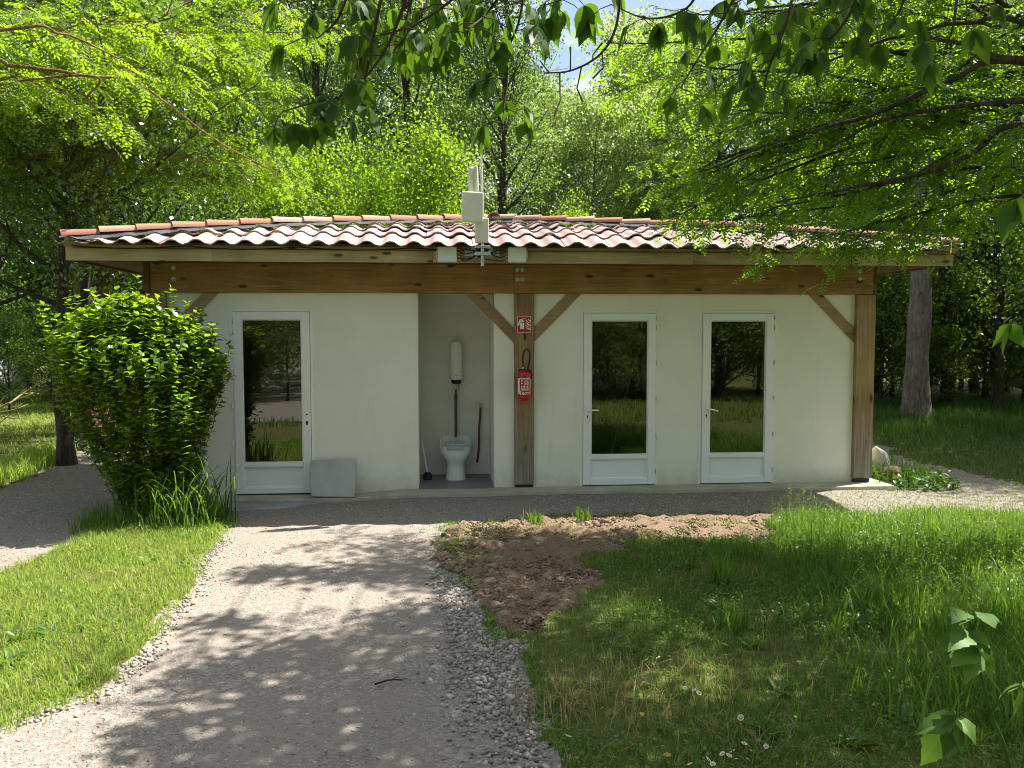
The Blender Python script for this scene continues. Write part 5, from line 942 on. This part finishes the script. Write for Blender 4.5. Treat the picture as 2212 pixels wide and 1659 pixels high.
# ------------------------------------------------------------------ stones
OCT = np.array([[1.1, 0, 0], [-1, .1, 0], [.1, .95, 0], [-.1, -1, .05], [0, .1, .5], [0, 0, -.5]], float); OF = np.array([[0, 2, 4], [2, 1, 4], [1, 3, 4], [3, 0, 4], [2, 0, 5], [1, 2, 5], [3, 1, 5], [0, 3, 5]])
CUB = np.array([(x*.8, y*.65, z*.5) for z in (-1, 1) for y in (-1, 1) for x in (-1, 1)])*(1+np.random.default_rng(9).normal(0, .22, (8, 3))); CF_ = np.array([[0, 2, 3], [0, 3, 1], [4, 5, 7], [4, 7, 6], [0, 1, 5], [0, 5, 4], [2, 6, 7], [2, 7, 3], [0, 4, 6], [0, 6, 2], [1, 3, 7], [1, 7, 5]])
def stones(P, s_, tv, tf): return scatter(tv, tf, P, rng.normal(0, 1, (len(P), 3))*np.array([1, 1, .3]), np.array([0, 0, 1.])+rng.normal(0, .35, (len(P), 3)), s_, rng)
p = sample(-3.2, 1.0, -7.2, -.4, 46000, [1], rng); k = rng.random(len(p)) < .25+.75*(vnoise(p, 1.1, 61) > .45); p = p[k]; p[:, 2] -= .0125; a = stones(p, rng.gamma(3, .0014, len(p))+.0025, OCT, OF)
# loose shoulder of bigger stones along the right side, smaller ones along the left
edge = np.array([(-.02, -2.2), (.06, -3.0), (.10, -3.7), (.20, -4.5), (.30, -5.0), (.30, -5.5), (.36, -6.0), (.36, -7.0)]); t_ = rng.uniform(0, 7, 5200); i = t_.astype(int); q = edge[i]+(edge[i+1]-edge[i])*(t_-i)[:, None]; wd = .035+.09*np.clip((-2.4-q[:, 1])/2.5, 0, 1); q = q+np.column_stack([rng.normal(0, 1, 5200)*wd, rng.normal(0, .04, 5200)]); q = np.column_stack([q, gheight(q)-.004+rng.random(5200)*.012]); b = stones(q, rng.gamma(4, .0018, 5200)+.0035, CUB, CF_)
el_ = np.array([(-2.2, -2.0), (-2.12, -2.6), (-2.02, -3.3), (-1.98, -3.8), (-1.92, -4.5), (-1.88, -5.1), (-1.92, -5.5), (-2.2, -5.9)]); t_ = rng.uniform(0, 7, 700); i = t_.astype(int); q = el_[i]+(el_[i+1]-el_[i])*(t_-i)[:, None]+rng.normal(0, .055, (700, 2))+np.array([.05, 0]); q = np.column_stack([q, gheight(q)+.002+rng.random(700)*.006]); c_ = stones(q, rng.gamma(3, .0016, 700)+.004, CUB, CF_)
p = np.vstack([sample(-6, -3.0, -4.2, 3.6, 16000, [1], rng), sample(1.0, 8.5, -1.7, -.34, 16000, [1], rng), sample(5.7, 8, -.34, 3.5, 5000, [1], rng)]); p[:, 2] -= .0115; d = stones(p, rng.gamma(3, .0018, len(p))+.003, OCT, OF)
stuff('gravel_stones', [a, b, c_, d], 'pebble', 'loose pale gravel stones on the path', 'gravel')
# clods on the bare earth
p = sample(-.1, 3.7, -5.1, -1.35, 42000, [2], rng); p = p[rng.random(len(p)) < .3+.7*(vnoise(p, 2, 62) > .5)]; a = stones(p+np.array([0, 0, .012]), rng.gamma(1.8, .0034, len(p))+.003, CUB, CF_); stuff('earth_clods', [a], 'clod', 'crumbly clods on the dug earth', 'earth')
# daisies
dm = [bpy.data.meshes.new('petals'), bpy.data.meshes.new('centre'), bpy.data.meshes.new('stalk')]
mb = MB()
for k in range(11): a = k*2*math.pi/11; r0, r1 = .004, .013; mb.add([(r0*math.cos(a), r0*math.sin(a), 0), (r1*math.cos(a-.2), r1*math.sin(a-.2), .001), (r1*math.cos(a+.2), r1*math.sin(a+.2), .001)], [(0, 1, 2)])
dm[0].from_pydata(mb.v, [], mb.f); dm[0].materials.append(M['petal']); mb = MB().lathe([(.005, 0), (.0045, .003), (.001, .0045)], 0, 0, 8); dm[1].from_pydata(mb.v, [], mb.f); dm[1].materials.append(M['yolk']); mb = MB().tube([(0, 0, -.075), (.004, 0, -.03), (0, 0, 0)], .0012, 4); dm[2].from_pydata(mb.v, [], mb.f); dm[2].materials.append(M['grass'])
spots = [(1600, 1550), (1575, 1632), (1590, 1640), (1583, 1622), (1560, 1628), (1614, 1640), (1608, 1606), (1622, 1622), (1490, 1650), (1530, 1640), (1640, 1600), (1655, 1612), (1480, 1486), (1396, 1425), (1500, 1490), (1510, 1497), (1422, 1420), (1300, 1530), (1228, 1590), (1880, 1490), (1540, 1650), (2190, 1300), (1700, 1250), (1760, 1240), (1840, 1270)]
for u, v in spots:
    q = on_ground(u, v, GZ+.085); o = empty('daisy', (q[0], q[1], GZ+.085), 'small white daisy with yellow centre in the right lawn', 'daisy', 'daisies in the right lawn'); o.rotation_euler = (rng.normal(.35, .25), rng.normal(0, .3), rng.uniform(0, 6)); s_ = rng.uniform(.9, 1.25); o.scale = (s_, s_, s_)
    for nm, me in zip(('petals', 'centre', 'stalk'), dm): link(nm, me, o)
# ------------------------------------------------------------------ box elder sapling in the right foreground
sb = ray(2180, 1655, 2.3); SP = empty('sapling', (sb[0]+.10, sb[1]-.03, GZ), 'young box elder sapling with pale leaves in the right foreground', 'sapling'); so_ = np.array(SP.location); boff = so_
T = Tubes(); stem = curve([so_+np.array([0, 0, -.02]), (so_+sb)/2+np.array([.01, 0, 0]), ray(2180, 1655, 2.3), ray(2140, 1540, 2.3), ray(2112, 1430, 2.32), ray(2100, 1370, 2.34)], 26); T.add(stem, np.linspace(.008, .0030, 26), 7)
def spray(pu, e, lv):
    p, e = ray(*pu), ray(*e); T.add(curve([p, (p+e)/2+np.array([0, 0, .02]), e], 8), np.linspace(.003, .0018, 8), 5)
    for (tu, tv_), s_ in lv:
        tip = ray(tu, tv_, pu[2]+rng.normal(-.03, .04)); d = tip-e; place_leaf(e, d, np.array([0, -.55, 1.0])+rng.normal(0, .15, 3), np.linalg.norm(d)*1.05, SP, SAPM)
spray((2140, 1540, 2.3), (2070, 1545, 2.28), (((1975, 1580), 1), ((1990, 1655), 1), ((2042, 1635), 1), ((2085, 1628), 1), ((2110, 1600), 1)))
spray((2140, 1540, 2.3), (2205, 1480, 2.26), (((2150, 1500), 1), ((2240, 1500), 1), ((2195, 1560), 1)))
spray((2110, 1430, 2.32), (2112, 1405, 2.32), (((2040, 1420), 1), ((2055, 1432), 1), ((2160, 1452), 1), ((2150, 1470), 1), ((2088, 1470), 1)))
spray((2104, 1385, 2.34), (2098, 1362, 2.34), (((2030, 1398), 1), ((2058, 1392), 1), ((2138, 1392), 1), ((2120, 1402), 1)))
spray((2100, 1370, 2.34), (2085, 1320, 2.36), (((2045, 1328), 1), ((2062, 1334), 1), ((2078, 1338), 1)))
spray((2100, 1370, 2.34), (2120, 1325, 2.36), (((2150, 1345), 1), ((2160, 1338), 1), ((2112, 1332), 1)))
link('stem', T.mesh('stem', M['weed'], so_), SP)
# ------------------------------------------------------------------ dead boughs and the white van at the left edge
DB = empty('dead_branches', (ux(20, 8.2), 8.2, GZ), 'heap of bare dead branches on the grass at the left edge', 'branches'); do = np.array(DB.location); T = Tubes()
for a, b, c_, r_ in (((-40, 905), (20, 870), (75, 850), .03), ((20, 872), (50, 850), (85, 828), .022), ((-20, 880), (0, 868), (18, 850), .02), ((-30, 915), (60, 925), (160, 940), .014), ((-30, 895), (30, 885), (60, 873), .018), ((-20, 930), (10, 905), (40, 880), .016), ((48, 850), (70, 852), (95, 850), .010), ((-30, 890), (10, 900), (40, 905), .016)):
    T.add(curve([at_y(*a, 8.1+rng.uniform(-.3, .3)), at_y(*b, 8.2), at_y(*c_, 8.1+rng.uniform(-.3, .3))], 10), np.linspace(r_, r_*.4, 10), 6)
link('boughs', T.mesh('boughs', M['dryleaf'], do), DB)
vx = ux(11, 14.2); VN = empty('parked_van', (vx-2.6, 14.2, GZ), 'white van parked in the trees at the left picture edge', 'van')
x1 = vx; side = [(x1-5.2, .35), (x1-.15, .35), (x1, .55), (x1-.03, 1.05), (x1-.25, 1.25), (x1-.55, 2.15), (x1-.8, 2.45), (x1-5.1, 2.5), (x1-5.2, 2.3)]
MB().prism(side, lambda p: (p[0], 13.3, p[1]), lambda p: (p[0], 15.2, p[1])).build('body', M['van'], VN, bevel=.06, seg=3)
MB().prism([(x1-1.55, 1.3), (x1-.42, 1.3), (x1-.66, 2.05), (x1-1.55, 2.05)], lambda p: (p[0], 13.29, p[1]), lambda p: (p[0], 13.31, p[1])).build('side_window', M['darkglass'], VN)
for x in (x1-.95, x1-4.2): MB().tube([(x, 13.28, .26), (x, 13.5, .26)], .34, 20).build('wheel', M['rubber'], VN)
MB().box(x1-.12, x1+.01, 13.4, 13.75, .75, .95).build('headlight', M['porcelain'], VN, bevel=.02)

# small litter: a dry twig on the path and a few yellow leaves
g = on_ground(845, 1478, GZ); o = empty('twig', (g[0], g[1], GZ), 'small dark dry twig lying on the gravel path', 'twig'); mb = MB(); p0 = np.array([g[0], g[1], GZ+.012])
mb.tube([p0+np.array([-.09, -.02, 0]), p0+np.array([-.02, .0, .012]), p0+np.array([.09, .03, .004])], [.006, .005, .002], 6).tube([p0+np.array([-.01, .0, .010]), p0+np.array([.04, .05, .012])], [.003, .0015], 5).tube([p0+np.array([.03, .012, .008]), p0+np.array([.07, -.02, .012])], [.003, .0015], 5).build('stem', M['twig'], o)
M['yleaf'] = simple('yellow_leaf', (.42, .30, .05), .7, .2, 0, .2, 20); yl = np_mesh('fallen_leaf', LEAF6*.045, LF6, M['yleaf'], True)
for u, v in ((1450, 1632), (1385, 1538), (1735, 1430), (1625, 1555), (1560, 1390), (1270, 1590), (1900, 1520)):
    g = on_ground(u, v, GZ+.06); o = link('fallen_leaf', yl, None, (g[0], g[1], GZ+.06)); o.rotation_euler = (rng.normal(0, .3), rng.normal(0, .3), rng.uniform(0, 6)); tag(o, 'small yellow fallen leaf lying in the right lawn', 'leaf', 'fallen leaves in the right lawn')
